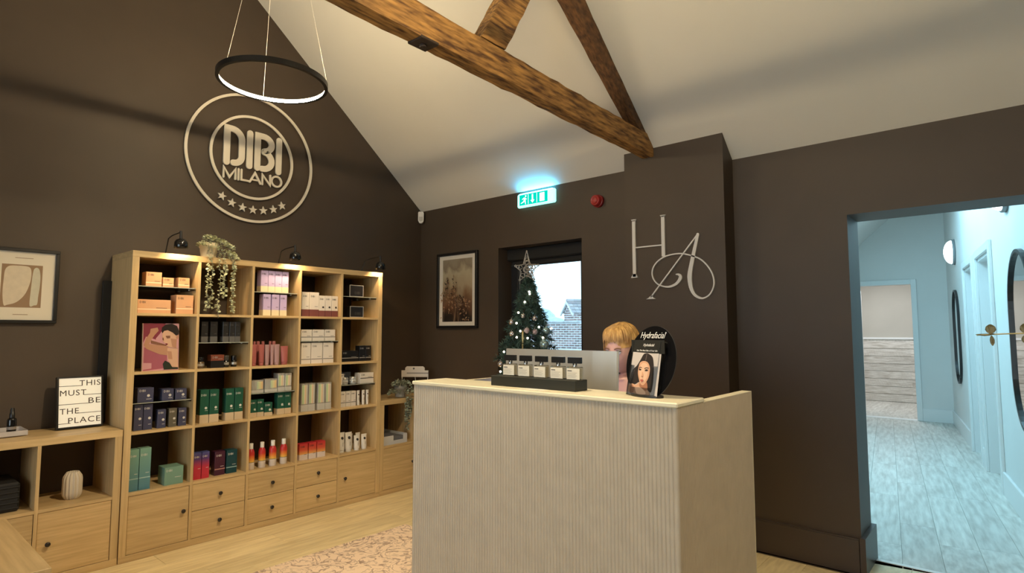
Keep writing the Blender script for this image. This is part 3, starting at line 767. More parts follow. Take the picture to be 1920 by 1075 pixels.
q = MB(); pts = [(-0.027, 0.045), (-0.02, 0.056), (0.02, 0.056), (0.027, 0.045), (0.027, -0.03), (0.018, -0.05), (0.0, -0.056), (-0.018, -0.05), (-0.027, -0.03)]
q.prism(pts, 2, -0.02, 0.025); q.obj('case', WHITE, pr)
MB().prism([(-0.018, 0.005), (0.018, 0.005), (0.018, -0.03), (0.0, -0.042), (-0.018, -0.03)], 2, 0.025, 0.031).obj('lens', mat('frosted_lens', (0.55, 0.52, 0.48), 0.5), pr)

# ================================================================== PRODUCTS ON THE SHELVES
XF = 0.362
INK = mat('dark_print_ink', (0.03, 0.025, 0.025), 0.6); INKL = mat('pale_print_ink', (0.65, 0.62, 0.58), 0.6); SILV = mat('silver_foil', (0.62, 0.60, 0.57), 0.3, metal=0.6)
COPPER = mat('apricot_carton', (0.66, 0.37, 0.20), 0.45, var=0.05); COPB = mat('pale_apricot_band', (0.88, 0.68, 0.47), 0.4)
LILAC = mat('lilac_carton', (0.50, 0.40, 0.66), 0.45); CREAMB = mat('cream_carton_base', (0.78, 0.68, 0.46), 0.45)
WHC = mat('white_carton', (0.74, 0.68, 0.62), 0.45); MAROON = mat('maroon_carton_base', (0.19, 0.06, 0.055), 0.45)
BLC = mat('black_carton', (0.012, 0.011, 0.012), 0.3); CHAR = mat('charcoal_carton', (0.025, 0.023, 0.022), 0.25)
NAVY = mat('slate_navy_carton', (0.055, 0.058, 0.11), 0.4); OLIVE = mat('olive_grey_carton', (0.12, 0.105, 0.075), 0.4)
GREEN = mat('deep_green_carton', (0.012, 0.085, 0.052), 0.4); BEIGEB = mat('beige_carton_base', (0.60, 0.47, 0.31), 0.45)
HOLO = mat('iridescent_silver_carton', (0.62, 0.60, 0.52), 0.22, metal=0.35, scale=7, stretch=(3, 6, 0.8), col2=(0.34, 0.30, 0.28), rand=0.1)
HOLO2 = grad('rainbow_foil_print', [(0.0, (0.52, 0.54, 0.40)), (0.22, (0.40, 0.55, 0.28)), (0.45, (0.70, 0.68, 0.50)), (0.62, (0.74, 0.50, 0.30)), (0.8, (0.60, 0.56, 0.50)), (1.0, (0.50, 0.47, 0.44))], 0.25, 'Y')
HOLO3 = grad('green_orange_foil_print', [(0.0, (0.42, 0.56, 0.40)), (0.5, (0.66, 0.62, 0.34)), (1.0, (0.76, 0.46, 0.22))], 0.3, 'Y')
TEALG = grad('teal_green_carton', [(0.0, (0.07, 0.20, 0.27)), (0.45, (0.12, 0.27, 0.27)), (1.0, (0.19, 0.36, 0.28))], 0.4)
SEAG = mat('sea_green_carton', (0.17, 0.31, 0.24), 0.4); DKG = mat('dark_green_side', (0.03, 0.07, 0.045), 0.4)
BLRED = grad('blue_to_red_carton', [(0.0, (0.55, 0.03, 0.05)), (0.45, (0.50, 0.03, 0.06)), (0.75, (0.09, 0.04, 0.16)), (1.0, (0.06, 0.07, 0.22))], 0.4)
PLUM = mat('dark_plum_carton', (0.06, 0.012, 0.03), 0.35); DTEAL = mat('dark_teal_carton', (0.006, 0.05, 0.062), 0.35)
REDORG = grad('red_to_orange_carton', [(0.0, (0.72, 0.62, 0.58)), (0.33, (0.72, 0.62, 0.58)), (0.36, (0.75, 0.36, 0.10)), (0.6, (0.62, 0.10, 0.05)), (1.0, (0.52, 0.03, 0.04))], 0.4)
SPRAY = grad('red_to_yellow_bottle', [(0.0, (0.70, 0.62, 0.56)), (0.33, (0.70, 0.62, 0.56)), (0.35, (0.06, 0.03, 0.02)), (0.37, (0.80, 0.50, 0.10)), (0.55, (0.75, 0.22, 0.04)), (0.72, (0.55, 0.04, 0.03)), (1.0, (0.45, 0.02, 0.03))], 0.35)
ROSE = mat('rose_plastic', (0.38, 0.115, 0.11), 0.35, spec=0.4); MAUVE = mat('mauve_plastic', (0.40, 0.24, 0.25), 0.35)
TUBEW = mat('white_tube_plastic', (0.76, 0.72, 0.67), 0.35)
COPBOX = mat('copper_brown_carton', (0.20, 0.055, 0.03), 0.35)

_lm = {}
def logo_mesh(size, m):
    return text_mesh('DIBI', size, ext=0.0002, m=m, res=1, bold=0.0)
def front_M(x, y, z): return frame_M((x, y, z), (0, 1, 0), (0, 0, 1))
def carton(name, label, y0, y1, z, h, body, d=0.07, x=XF, base=None, frac=0.27, logo=INK, dot=None, line=None, group=None, rz=0.0, lowtext=True):
    """printed carton; its front faces the room (+x); base = colour of the bottom band, line = thin strip"""
    w = y1-y0-0.0014
    o = MB().bbox((-d, -w/2, 0), (0, w/2, h), 0.0008, body).obj(name, None, None, (x, (y0+y1)/2, z))
    o.rotation_euler.z = rz
    tag(o, label, 'box', group)
    if base:
        MB().box((-d-0.0003, -w/2-0.0003, 0.0004), (0.0004, w/2+0.0003, h*frac), base).obj('base_band', None, o)
    if line:
        MB().box((0, -w/2, h*frac), (0.0005, w/2, h*frac+0.006), line).obj('printed_line', None, o)
    if logo:
        s = min(0.019, w*0.34, h*0.3)
        p = link('printed_logo', logo_mesh(round(s, 3), logo), o); p.matrix_local = front_M(0.0006, -w/2+s*1.35 if w > 0.075 else -w*0.12, h*0.86-s*0.6)
    if lowtext and logo:
        MB().box((0, w/2-w*0.45, h*(frac+0.12)), (0.0004, w/2-w*0.12, h*(frac+0.12)+0.0025), logo).obj('printed_text', None, o)
    if dot:
        MB().prism(circle((w*0.18, h*0.45), min(0.008, w*0.16), 14), 0, 0, 0.0006, dot).obj('seal', None, o)
    return o
def tube_shape(mb, w, h, cap_h, body, capm, M):
    """cosmetic tube standing on its cap, crimped flat along y at the top"""
    q = MB(M); n = 20; r = w*0.46
    q.lathe([(r*0.86, 0), (r*0.9, 0.001), (r*0.9, cap_h), (r*0.8, cap_h+0.001)], n=n, m=capm)
    return q
def tube(label, y0, y1, z, h, body, capm, x=XF, dot=None, group=None, kind='tube', flat_w=None):
    w = y1-y0-0.001; r = w*0.44; n = 20; cap = h*0.13
    t = thing('cosmetic_tube', label, 'tube', (x-r, (y0+y1)/2, z), 0, group)
    MB().lathe([(r*0.85, 0), (r*0.9, 0.001), (r*0.9, cap), (r*0.7, cap+0.001)], n=n).obj('cap', capm, t)
    q = MB(); vs = []; fs = []; m = 8
    for i in range(m+1):
        u = i/m; zz = cap+(h-cap)*u
        rx = r*(1-u**1.6)+0.0012*u**1.6; ry = r+(w/2-r)*u
        for k in range(n):
            a = 2*pi*k/n; vs.append((rx*cos(a), ry*sin(a), zz))
    fs = [(i*n+k, i*n+(k+1) % n, (i+1)*n+(k+1) % n, (i+1)*n+k) for i in range(m) for k in range(n)]
    q.add(vs, fs, None, True); q.add(vs, [list(range(m*n, m*n+n))])
    b = q.obj('tube_body', body, t)
    MB().box((-0.0015, -w/2, h-0.008), (0.0015, w/2, h)).obj('crimp', body, b)
    if dot:
        zz = h*0.72; rx = r*(1-((zz-cap)/(h-cap))**1.6)
        MB().prism(circle((0, 0), w*0.2, 18), 2, 0.0, 0.0008, dot).obj('round_mark', None, t).matrix_local = frame_M((rx+0.0012, 0, zz), (0, 1, 0), Vector((-0.32, 0, 1)).normalized())
        MB().box((r*0.93, -0.001, h*0.32), (r*0.95+0.0008, 0.001, h*0.52), INK).obj('printed_text', None, t)
    return t
def capped_bottle(label, y0, y1, z, h, body, capm, x, group=None):
    r = (y1-y0)/2-0.0008
    t = thing('capped_bottle', label, 'bottle', (x-r, (y0+y1)/2, z), 0, group)
    MB().lathe([(r*0.94, 0), (r, 0.003), (r, h*0.80), (r*0.92, h*0.83)], n=20).obj('bottle_body', body, t)
    MB().lathe([(r*0.85, h*0.83), (r*0.85, h*0.985), (r*0.78, h)], n=20).obj('cap', capm, t)
    return t
def jar(label, y0, y1, z, h, body, lid, x=XF, group=None):
    r = (y1-y0)/2-0.001
    t = thing('cosmetic_jar', label, 'jar', (x-r-0.02, (y0+y1)/2, z), 0, group)
    MB().lathe([(r*0.9, 0), (r, 0.004), (r, h*0.58), (r*0.9, h*0.6)], n=24).obj('jar_body', body, t)
    MB().lathe([(r*0.97, h*0.6), (r*0.98, h*0.97), (r*0.93, h)], n=24).obj('lid', lid, t)
    MB().lathe([(r*1.004, h*0.2), (r*1.004, h*0.42)], n=24).obj('label_band', SILV, t)
    return t
def pos(i, n, what, where):
    if n == 1: return '%s %s' % (what, where)
    if i == 0: s = 'leftmost'
    elif i == n-1: s = 'rightmost'
    else: s = ORD[i]+' from left'
    return '%s of %s %s %s' % (s, NUM[n], what, where)
Z1, Z2, Z3, Z4 = 1.446, 1.094, 0.742, 0.390
# --- top row
for i, (a, b, h) in enumerate([(0.087, 0.175, 0.088), (0.181, 0.244, 0.058), (0.269, 0.337, 0.064)]):
    carton('product_carton', pos(i, 3, 'apricot cartons', 'on the glass shelf under the left lamp'), a, b, G1, h, COPPER, 0.075, base=COPPER, frac=0.22, line=COPB, group='apricot cartons on the top shelf')
carton('product_carton', 'wide apricot carton below the glass shelf, top left cubby', 0.049, 0.233, Z1, 0.084, COPPER, 0.09, base=COPPER, frac=0.26, line=COPB)
carton('product_carton', 'tall apricot carton right of the wide one, top left cubby', 0.262, 0.364, Z1, 0.120, COPPER, 0.10, base=COPPER, frac=0.25, line=COPB)
for i, (a, b) in enumerate([(0.804, 0.856), (0.857, 0.907), (0.908, 0.959), (0.960, 1.011)]):
    carton('product_carton', pos(i, 4, 'lilac cartons', 'on the glass shelf, top row'), a, b, G1, 0.155, LILAC, 0.06, base=CREAMB, frac=0.27, group='lilac cartons on the glass shelf')
for i, (a, b) in enumerate([(0.825, 0.881), (0.888, 0.944), (0.950, 1.002)]):
    carton('product_carton', pos(i, 3, 'lilac cartons', 'below the glass shelf, top row'), a, b, Z1, 0.152, LILAC, 0.06, base=CREAMB, frac=0.27, group='lilac cartons below the glass shelf')
for i, (a, b, h) in enumerate([(1.121, 1.180, 0.182), (1.182, 1.261, 0.183), (1.263, 1.313, 0.161), (1.315, 1.369, 0.162), (1.371, 1.426, 0.162)]):
    carton('product_carton', pos(i, 5, 'white and maroon cartons', 'in the top row'), a, b, Z1, h, WHC, 0.06, base=MAROON, frac=0.29, dot=INK if i > 1 else None, group='white and maroon cartons')
def frame_box(label, y0, y1, z, h):
    o = carton('display_box', label, y0, y1, z, h, BLC, 0.05, x=0.345, logo=None)
    w = y1-y0
    q = MB(); e = 0.005
    q.box((0, -w/2, 0), (0.003, w/2, e), SILV); q.box((0, -w/2, h-e), (0.003, w/2, h), SILV); q.box((0, -w/2, e), (0.003, -w/2+e, h-e), SILV); q.box((0, w/2-e, e), (0.003, w/2, h-e), SILV)
    q.obj('silver_border', None, o)
    p = link('printed_logo', text_mesh('DIBI', 0.03, ext=0.0002, m=mat('dim_grey_ink', (0.07, 0.065, 0.06), 0.5), res=1), o); p.matrix_local = front_M(0.0008, 0.01, 0.022)
frame_box('black box with silver border on the glass shelf, top right cubby', 1.539, 1.670, G1, 0.095)
frame_box('black box with silver border below the glass shelf, top right cubby', 1.546, 1.674, Z1, 0.090)
# --- second row
pst = thing('poster_stand', 'pink poster of a dark-haired woman with raised arm in the second row', 'poster', (0.352, 0.193, Z2)); pst.rotation_euler = (0, radians(-4), 0)
MB().bbox((-0.012, -0.103, 0), (0, 0.103, 0.292), 0.001, mat('poster_board', (0.5, 0.38, 0.36), 0.6)).obj('board', None, pst)
MB().box((-0.08, -0.05, 0), (-0.012, 0.05, 0.004), BLACK).obj('foot', None, pst)
PK = [mat('poster_ink_'+n, c, 0.35) for n, c in (('rose', (0.36, 0.10, 0.14)), ('pale_rose', (0.58, 0.30, 0.33)), ('deep_rose', (0.22, 0.03, 0.055)), ('skin', (0.46, 0.24, 0.15)), ('skin_light', (0.62, 0.38, 0.26)), ('skin_shade', (0.22, 0.095, 0.055)), ('hair', (0.018, 0.011, 0.009)), ('dark_green', (0.02, 0.028, 0.018)))]
def pp(pts):   # poster picture coordinates: zoom pixels to metres on the board
    return [((x-520)/690*0.206, (1005-y)/890*0.29) for x, y in pts]
flat([(pp([(190, 110), (860, 110), (860, 1005), (190, 1005)]), PK[1]), (pp([(190, 110), (600, 110), (560, 300), (430, 420), (240, 360), (190, 480)]), PK[2]), (pp([(210, 560), (640, 720), (640, 960), (200, 1000)]), PK[0]), (pp([(190, 850), (350, 860), (350, 960), (190, 980)]), PK[1]),
      (pp([(420, 400), (540, 250), (560, 470), (440, 450)]), PK[1]), (pp([(330, 430), (620, 520), (620, 560), (330, 490)]), PK[5]),
      (pp([(320, 215), (450, 190), (470, 250), (400, 330), (340, 420), (300, 500), (640, 545), (700, 640), (640, 720), (500, 700), (250, 590), (200, 520), (240, 400), (310, 290)]), PK[3]),
      (pp([(640, 580), (840, 600), (850, 960), (730, 940), (660, 800), (640, 700)]), PK[4]), (pp([(640, 640), (720, 650), (740, 800), (660, 790)]), PK[3]),
      (pp([(560, 880), (600, 820), (680, 860), (740, 950), (850, 955), (850, 990), (580, 990)]), PK[7]),
      (pp([(545, 260), (640, 235), (760, 260), (830, 380), (800, 480), (820, 590), (720, 575), (640, 550), (610, 500), (560, 460), (540, 380)]), PK[4]), (pp([(700, 400), (820, 420), (810, 590), (730, 560)]), PK[3]),
      (pp([(600, 350), (690, 345), (690, 395), (630, 400)]), PK[5]), (pp([(545, 385), (565, 385), (572, 440), (545, 430)]), PK[5]), (pp([(600, 490), (650, 500), (640, 525), (605, 515)]), PK[2]),
      (pp([(525, 260), (530, 190), (600, 130), (720, 115), (820, 160), (862, 260), (850, 330), (800, 345), (740, 290), (640, 240), (570, 255), (540, 300)]), PK[6]), (pp([(835, 330), (858, 330), (845, 400), (815, 420), (800, 370)]), PK[3])],
     'print', pst, frame_M((0.0002, 0, 0), (0, 1, 0), (0, 0, 1)))
for i, (a, b) in enumerate([(0.423, 0.466), (0.480, 0.526), (0.560, 0.600), (0.604, 0.641), (0.642, 0.677)]):
    carton('product_carton', pos(i, 5, 'tall black cartons', 'on the glass shelf, second row'), a, b, G2, 0.137, CHAR, 0.045, x=0.352, base=mat('dim_silver_band', (0.12, 0.115, 0.11), 0.35), frac=0.28, logo=mat('dim_grey_ink', (0.07, 0.065, 0.06)), group='black cartons on the glass shelf')
jar('dark low jar with gold foot, second row, under the black cartons', 0.415, 0.468, Z2, 0.072, mat('bronze_glass', (0.14, 0.09, 0.05), 0.25), BLACKG, 0.35)
carton('product_carton', 'copper brown carton between dark jars, second row', 0.491, 0.576, Z2, 0.086, COPBOX, 0.06, x=0.35, base=BLC, frac=0.55, logo=SILV)
jar('dark jar with silver lid right of the copper carton', 0.587, 0.630, Z2, 0.078, BLACKG, mat('smoky_lid', (0.06, 0.06, 0.06), 0.2), 0.34)
jar('rightmost dark jar on the shelf of the copper carton', 0.646, 0.686, Z2, 0.076, BLACKG, BLACKG, 0.33)
for i, (a, b, h, m) in enumerate([(0.768, 0.809, 0.150, ROSE), (0.822, 0.864, 0.149, ROSE), (0.866, 0.900, 0.147, MAUVE), (0.905, 0.931, 0.147, MAUVE), (0.934, 0.979, 0.148, MAUVE), (0.988, 1.046, 0.134, ROSE)]):
    tube(pos(i, 6, 'rose and mauve tubes', 'in the second row front'), a, b, Z2, h, m, m, x=0.34, group='rose and mauve tubes')
for i, (a, b) in enumerate([(0.776, 0.806), (0.815, 0.836), (0.840, 0.868), (0.876, 0.902), (0.930, 0.952), (0.955, 0.988)]):
    capped_bottle(pos(i, 6, 'rose capped bottles', 'behind the rose tubes'), a, b, Z2, 0.170, ROSE, mat('rose_cap', (0.42, 0.14, 0.14), 0.3), 0.26, group='rose bottles behind the tubes')
for i, (a, b) in enumerate([(1.121, 1.208), (1.213, 1.312), (1.317, 1.408)]):
    carton('product_carton', pos(i, 3, 'low white cartons', 'on the glass shelf, second row'), a, b, G2, 0.085, WHC, 0.08, base=WHC, frac=0.30, line=mat('grey_ink', (0.2, 0.19, 0.18), 0.6), group='low white cartons on the glass shelf')
for i, (a, b) in enumerate([(1.126, 1.202), (1.207, 1.300), (1.306, 1.396)]):
    carton('product_carton', pos(i, 3, 'tall white cartons', 'below the glass shelf, second row'), a, b, Z2, 0.156, WHC, 0.075, base=WHC, frac=0.19, line=mat('grey_ink', (0.2, 0.19, 0.18)), group='tall white cartons below the glass shelf')
carton('product_carton', 'wide black carton with silver line, second row, right cubby', 1.486, 1.640, Z2, 0.085, BLC, 0.1, x=0.34, line=SILV, frac=0.3, logo=SILV)
for i, (a, b) in enumerate([(1.648, 1.704), (1.708, 1.762)]):
    carton('product_carton', ['left', 'right'][i]+' of two tall black cartons in the second row right cubby', a, b, Z2, 0.124, BLC, 0.06, x=0.34, line=SILV, frac=0.2, logo=SILV, group='tall black cartons, right cubby')
o = MB().bbox((-0.004, -0.022, -0.018), (0, 0.022, 0.018), 0.001, WHITE).obj('price_tag', None, None, (0.396, 1.476, 1.408)); 
o.location = (0.3965, 1.4785, 1.402)
bpy.data.objects.remove(o)
# --- third row
for i, (a, b, h) in enumerate([(0.071, 0.159, 0.087), (0.205, 0.271, 0.072), (0.280, 0.347, 0.067)]):
    carton('product_carton', pos(i, 3, 'slate blue cartons', 'on the glass shelf, third row'), a, b, G3, h, NAVY, 0.07, logo=INKL, dot=INKL, frac=0.08, group='slate blue cartons on the glass shelf')
for i, (a, b, h) in enumerate([(0.060, 0.108, 0.154), (0.110, 0.160, 0.153), (0.187, 0.235, 0.113), (0.251, 0.297, 0.114), (0.306, 0.353, 0.111)]):
    carton('product_carton', pos(i, 5, 'slate cartons', 'below the glass shelf, third row'), a, b, Z3, h, OLIVE if i == 3 else NAVY, 0.045, x=0.355, logo=INKL, dot=INKL, frac=0.08, group='slate cartons below the glass shelf')
for i, (a, b, h) in enumerate([(0.429, 0.485, 0.215), (0.488, 0.548, 0.213), (0.591, 0.647, 0.210), (0.651, 0.707, 0.211)]):
    carton('product_carton', pos(i, 4, 'tall green cartons', 'in the third row second cubby'), a, b, Z3, h, GREEN, 0.055, base=BEIGEB, frac=0.25, logo=INKL, dot=INKL, group='tall green cartons')
for i, (a, b, h) in enumerate([(0.762, 0.848, 0.088), (0.856, 0.948, 0.092), (0.952, 1.004, 0.127), (1.006, 1.056, 0.125)]):
    o = carton('product_carton', pos(i, 4, 'iridescent silver cartons', 'on the glass shelf, third row'), a, b, G3, h, HOLO, 0.07, base=mat('silver_carton_base', (0.52, 0.50, 0.46), 0.3), frac=0.22, logo=None, group='iridescent cartons on the glass shelf')
    w = b-a
    MB().box((0, -w*0.42 if i > 1 else -w*0.05, h*0.3), (0.0005, w*0.42, h*0.88), HOLO2 if i > 1 else HOLO3).obj('foil_print', None, o)
for i, (a, b, h) in enumerate([(0.764, 0.809, 0.119), (0.811, 0.859, 0.120), (0.864, 0.922, 0.093), (0.957, 1.012, 0.155), (1.014, 1.062, 0.153)]):
    carton('product_carton', pos(i, 5, 'green cartons', 'below the silver cartons, third row'), a, b, Z3, h, GREEN, 0.05, x=0.352, base=BEIGEB, frac=0.27, logo=INKL, dot=INKL, group='green cartons below the glass shelf')
for i, (a, b, h) in enumerate([(1.138, 1.196, 0.205), (1.197, 1.252, 0.206), (1.272, 1.335, 0.203), (1.338, 1.390, 0.202)]):
    o = carton('product_carton', pos(i, 4, 'tall iridescent cartons', 'in the third row fourth cubby'), a, b, Z3, h, HOLO, 0.055, x=0.355, base=mat('silver_carton_base', (0.52, 0.50, 0.46)), frac=0.24, logo=None, group='tall iridescent cartons')
    w = b-a
    MB().box((0, -w*0.4, h*0.27), (0.0005, w*0.4, h*0.95), HOLO2).obj('foil_print', None, o)
G3b = G3+0.008
carton('product_carton', 'narrow white carton at left on the glass shelf, third row right cubby', 1.475, 1.517, G3b, 0.084, WHC, 0.05, x=0.33, logo=INK)
carton('product_carton', 'blue-grey carton behind the glass jars, third row right cubby', 1.530, 1.625, G3b, 0.09, mat('blue_grey_carton', (0.10, 0.12, 0.16), 0.4), 0.05, x=0.26, logo=INKL)
carton('product_carton', 'wide white carton right of the glass jars, third row', 1.645, 1.774, G3b, 0.084, WHC, 0.08, base=WHC, frac=0.45, line=INK, logo=INK)
jar('left of two clear glass jars on the glass shelf, third row', 1.500, 1.552, G3b, 0.054, mat('pale_glassy_jar', (0.5, 0.5, 0.5), 0.1), SILV, 0.372, 'clear jars, right cubby')
jar('right of two clear glass jars on the glass shelf, third row', 1.572, 1.628, G3b, 0.056, mat('pale_glassy_jar', (0.5, 0.5, 0.5)), SILV, 0.372, 'clear jars, right cubby')
for i, (a, b) in enumerate([(1.479, 1.525), (1.528, 1.571), (1.574, 1.620)]):
    carton('product_carton', pos(i, 3, 'white cartons', 'under the glass jars, third row'), a, b, Z3, 0.119, WHC, 0.05, x=0.345, base=WHC, frac=0.25, line=mat('grey_ink', (0.2, 0.19, 0.18)), logo=INK, group='white cartons, right cubby')
for i, (a, b) in enumerate([(1.634, 1.662), (1.682, 1.710), (1.721, 1.748)]):
    tube(pos(i, 3, 'slim white tubes', 'beside white cartons, third row'), a, b, Z3, 0.118, TUBEW, TUBEW, x=0.345, dot=INK, group='slim white tubes')
# --- fourth row
for i, (a, b, h) in enumerate([(0.047, 0.097, 0.243), (0.099, 0.161, 0.245)]):
    carton('product_carton', ['left', 'right'][i]+' of two tall teal cartons, fourth row left cubby', a, b, Z4, h, TEALG, 0.06, logo=INKL, frac=0.28, line=mat('pale_teal_line', (0.3, 0.45, 0.45), 0.4), group='tall teal cartons')
carton('product_carton', 'low sea green carton right of the tall teal cartons', 0.237, 0.345, Z4, 0.107, SEAG, 0.11, x=0.366, logo=INKL)
for i, (a, b) in enumerate([(0.408, 0.455), (0.457, 0.505)]):
    carton('product_carton', ['left', 'right'][i]+' of two blue to red cartons in the fourth row', a, b, Z4, 0.168, BLRED, 0.045, x=0.355, logo=INKL, group='blue to red cartons')
carton('product_carton', 'dark plum carton right of the blue to red cartons', 0.542, 0.609, Z4, 0.154, PLUM, 0.06, x=0.345, logo=INKL, line=mat('rose_gold_line', (0.5, 0.25, 0.2), 0.3), frac=0.24)
carton('product_carton', 'dark teal carton right of the plum carton, fourth row', 0.617, 0.688, Z4, 0.153, DTEAL, 0.06, x=0.345, logo=INKL, line=mat('pale_teal_line', (0.3, 0.45, 0.45)), frac=0.24)
for i, (a, b) in enumerate([(0.762, 0.810), (0.838, 0.889), (0.915, 0.969), (0.996, 1.050)]):
    r = (b-a)/2; h = 0.174
    t = thing('spray_bottle', pos(i, 4, 'red and orange spray bottles', 'in the fourth row'), 'bottle', (XF-r, (a+b)/2, Z4), 0, 'red and orange spray bottles')
    MB().lathe([(r*0.9, 0), (r*0.95, 0.003), (r*0.95, h*0.62), (r*0.85, h*0.70), (r*0.60, h*0.77), (r*0.5, h*0.785)], n=20).obj('bottle_body', SPRAY, t)
    MB().lathe([(r*0.52, h*0.785), (r*0.52, h*0.99), (r*0.48, h)], n=18).obj('cap', WHITE, t)
for i, (a, b) in enumerate([(1.135, 1.204), (1.212, 1.273), (1.281, 1.349)]):
    carton('product_carton', pos(i, 3, 'red and white cartons', 'in the fourth row'), a, b, Z4, 0.118, REDORG, 0.06, x=0.355, logo=INK, frac=0.2, group='red and white cartons')
for i, (a, b, h) in enumerate([(1.471, 1.528, 0.156), (1.533, 1.594, 0.150), (1.612, 1.664, 0.118), (1.681, 1.732, 0.119)]):
    tube(pos(i, 4, 'white tubes with dark seal', 'in the fourth row'), a, b, Z4, h, TUBEW, TUBEW, x=0.36, dot=INK, group='white tubes in the fourth row')
for i, (a, b) in enumerate([(1.597, 1.640), (1.668, 1.712)]):
    tube(['left', 'right'][i]+' of two white tubes standing behind, fourth row right cubby', a, b, Z4, 0.124, TUBEW, TUBEW, x=0.295, group='white tubes at the back')

# ================================================================== SHELF TOP LAMPS
SPOTS = []
def shelf_lamp(y, label, head_y, z_arm=1.955, x0=0.30, tilt=10, power=7.0, hx=0.16):
    t = thing('shelf_lamp', label, 'lamp', (x0, y, 1.82))
    MB().bbox((-0.09, -0.02, 0), (0.03, 0.02, 0.007), 0.001).obj('base', BLACK, t)
    dy = head_y-y
    MB().tube([(-0.02, 0, 0.006), (-0.005, dy*0.45, z_arm-1.82-0.012), (0.045, dy*0.60, z_arm-1.82+0.002), (hx, dy*0.98, z_arm-1.82+0.012)], 0.0042, 8).obj('arm', BLACK, t)
    MB().cyl((hx, dy*0.98, z_arm-1.82+0.02), (hx+0.002, dy, z_arm-1.82-0.028), 0.0075, n=10).obj('joint', BLACK, t)
    q = MB(Matrix.Translation((hx+0.002, dy, z_arm-1.82-0.028)) @ Matrix.Rotation(radians(tilt), 4, 'Y') @ Matrix.Rotation(radians(8), 4, 'X'))
    prof = [(0.009, 0.0), (0.026, -0.006), (0.036, -0.020), (0.040, -0.042), (0.041, -0.060), (0.0385, -0.060), (0.037, -0.042), (0.033, -0.021), (0.024, -0.010), (0.0, -0.009)]
    n = 24; vs = [(r*cos(2*pi*k/n), r*sin(2*pi*k/n), z) for r, z in prof for k in range(n)]
    q.add(vs, [(i*n+k, (i+1)*n+k, (i+1)*n+(k+1) % n, i*n+(k+1) % n) for i in range(len(prof)-1) for k in range(n)], None, True)
    sh = q.obj('lamp_shade', BLACKG, t)
    b = MB(q.M).ball((0, 0, -0.030), 0.014, 12, 8).obj('bulb', emis('warm_bulb', (1.0, 0.62, 0.28), 5.0), t)
    d = bpy.data.lights.new('lamp_glow', 'SPOT'); d.energy = power; d.color = (1.0, 0.68, 0.36); d.spot_size = radians(150); d.spot_blend = 0.6; d.shadow_soft_size = 0.012
    o = link('lamp_glow', d, t); o.matrix_local = q.M @ Matrix.Translation((0, 0, -0.048))
    return t
shelf_lamp(0.215, 'left of three small black lamps on top of the shelves', 0.238, 1.940)
shelf_lamp(0.970, 'middle of three small black lamps on top of the shelves', 1.000, 1.936)
shelf_lamp(1.690, 'right of three small black lamps on top of the shelves', 1.750, 1.930)

# ================================================================== TRAILING PLANTS
LEAFM = mat('silvery_green_leaf', (0.55, 0.56, 0.36), 0.5, var=0.25, scale=30); LEAFD = mat('grey_green_leaf', (0.25, 0.28, 0.21), 0.55, var=0.25, scale=30)
def leaf(mb, p, d, s, rnd, m):
    """small folded oval leaf"""
    d = Vector(d).normalized(); side = d.cross(Vector((rnd.uniform(-1, 1), rnd.uniform(-1, 1), rnd.uniform(0.2, 1)))).normalized(); up = side.cross(d)
    p = Vector(p)
    vs = [p, p+d*s*0.3+side*s*0.38+up*s*0.08, p+d*s*0.75+side*s*0.34+up*s*0.07, p+d*s, p+d*s*0.75-side*s*0.34+up*s*0.07, p+d*s*0.3-side*s*0.38+up*s*0.08]
    mb.add(vs, [(0, 1, 2, 3), (0, 3, 4, 5)], m)
def trailing_plant(label, loc, potm, pw, strands, crown, seed, leafm, leaf_s=0.0195):
    rnd = random.Random(seed)
    t = thing('trailing_plant', label, 'plant', loc)
    r = pw/2
    MB().lathe([(r*0.78, 0), (r*0.92, pw*0.55), (r*1.0, pw*0.56), (r*1.04, pw*0.86), (r*0.96, pw*0.86), (r*0.9, pw*0.75), (0, pw*0.74)], n=24).obj('pot', potm, t)
    st = MB(); lf = MB()
    for (x, y, z0, z1) in strands:
        pts = [(0, 0, pw*0.75), (x*0.5, y*0.6, max(z0, pw*0.8)+0.035), (x, y, z0)]
        k = 8
        for i in range(1, k+1):
            pts.append((x+rnd.uniform(-0.004, 0.004), y+rnd.uniform(-0.008, 0.008), z0+(z1-z0)*i/k))
        c = bez(pts, 5); st.tube(c, 0.0011, 4)
        L = 0
        for i in range(8, len(c)):
            for s in range(1 if rnd.random() < 0.45 else 2):
                a = rnd.uniform(0, 2*pi); leaf(lf, c[i], (cos(a), sin(a), rnd.uniform(-0.5, 0.35)), leaf_s*rnd.uniform(0.7, 1.15), rnd, leafm)
    for k in range(crown[0]):
        a = rnd.uniform(0, 2*pi); rr = math.sqrt(rnd.random())
        p = (crown[1]+crown[3]*rr*cos(a)+0.0, crown[2]+crown[4]*rr*sin(a), pw*0.72+crown[5]*(1-rr*rr)*rnd.uniform(0.4, 1)+(-0.05*rr if rr > 0.7 else 0)+(crown[6]*rr*sin(a)*crown[4]))
        d = (cos(a)+rnd.uniform(-0.5, 0.5), sin(a)+rnd.uniform(-0.5, 0.5), rnd.uniform(-0.3, 0.7))
        leaf(lf, p, d, leaf_s*rnd.uniform(0.8, 1.25), rnd, leafm)
    st.obj('stems', LEAFD, t)
    tag(lf.obj('foliage', leafm, t), kind='stuff')
    return t
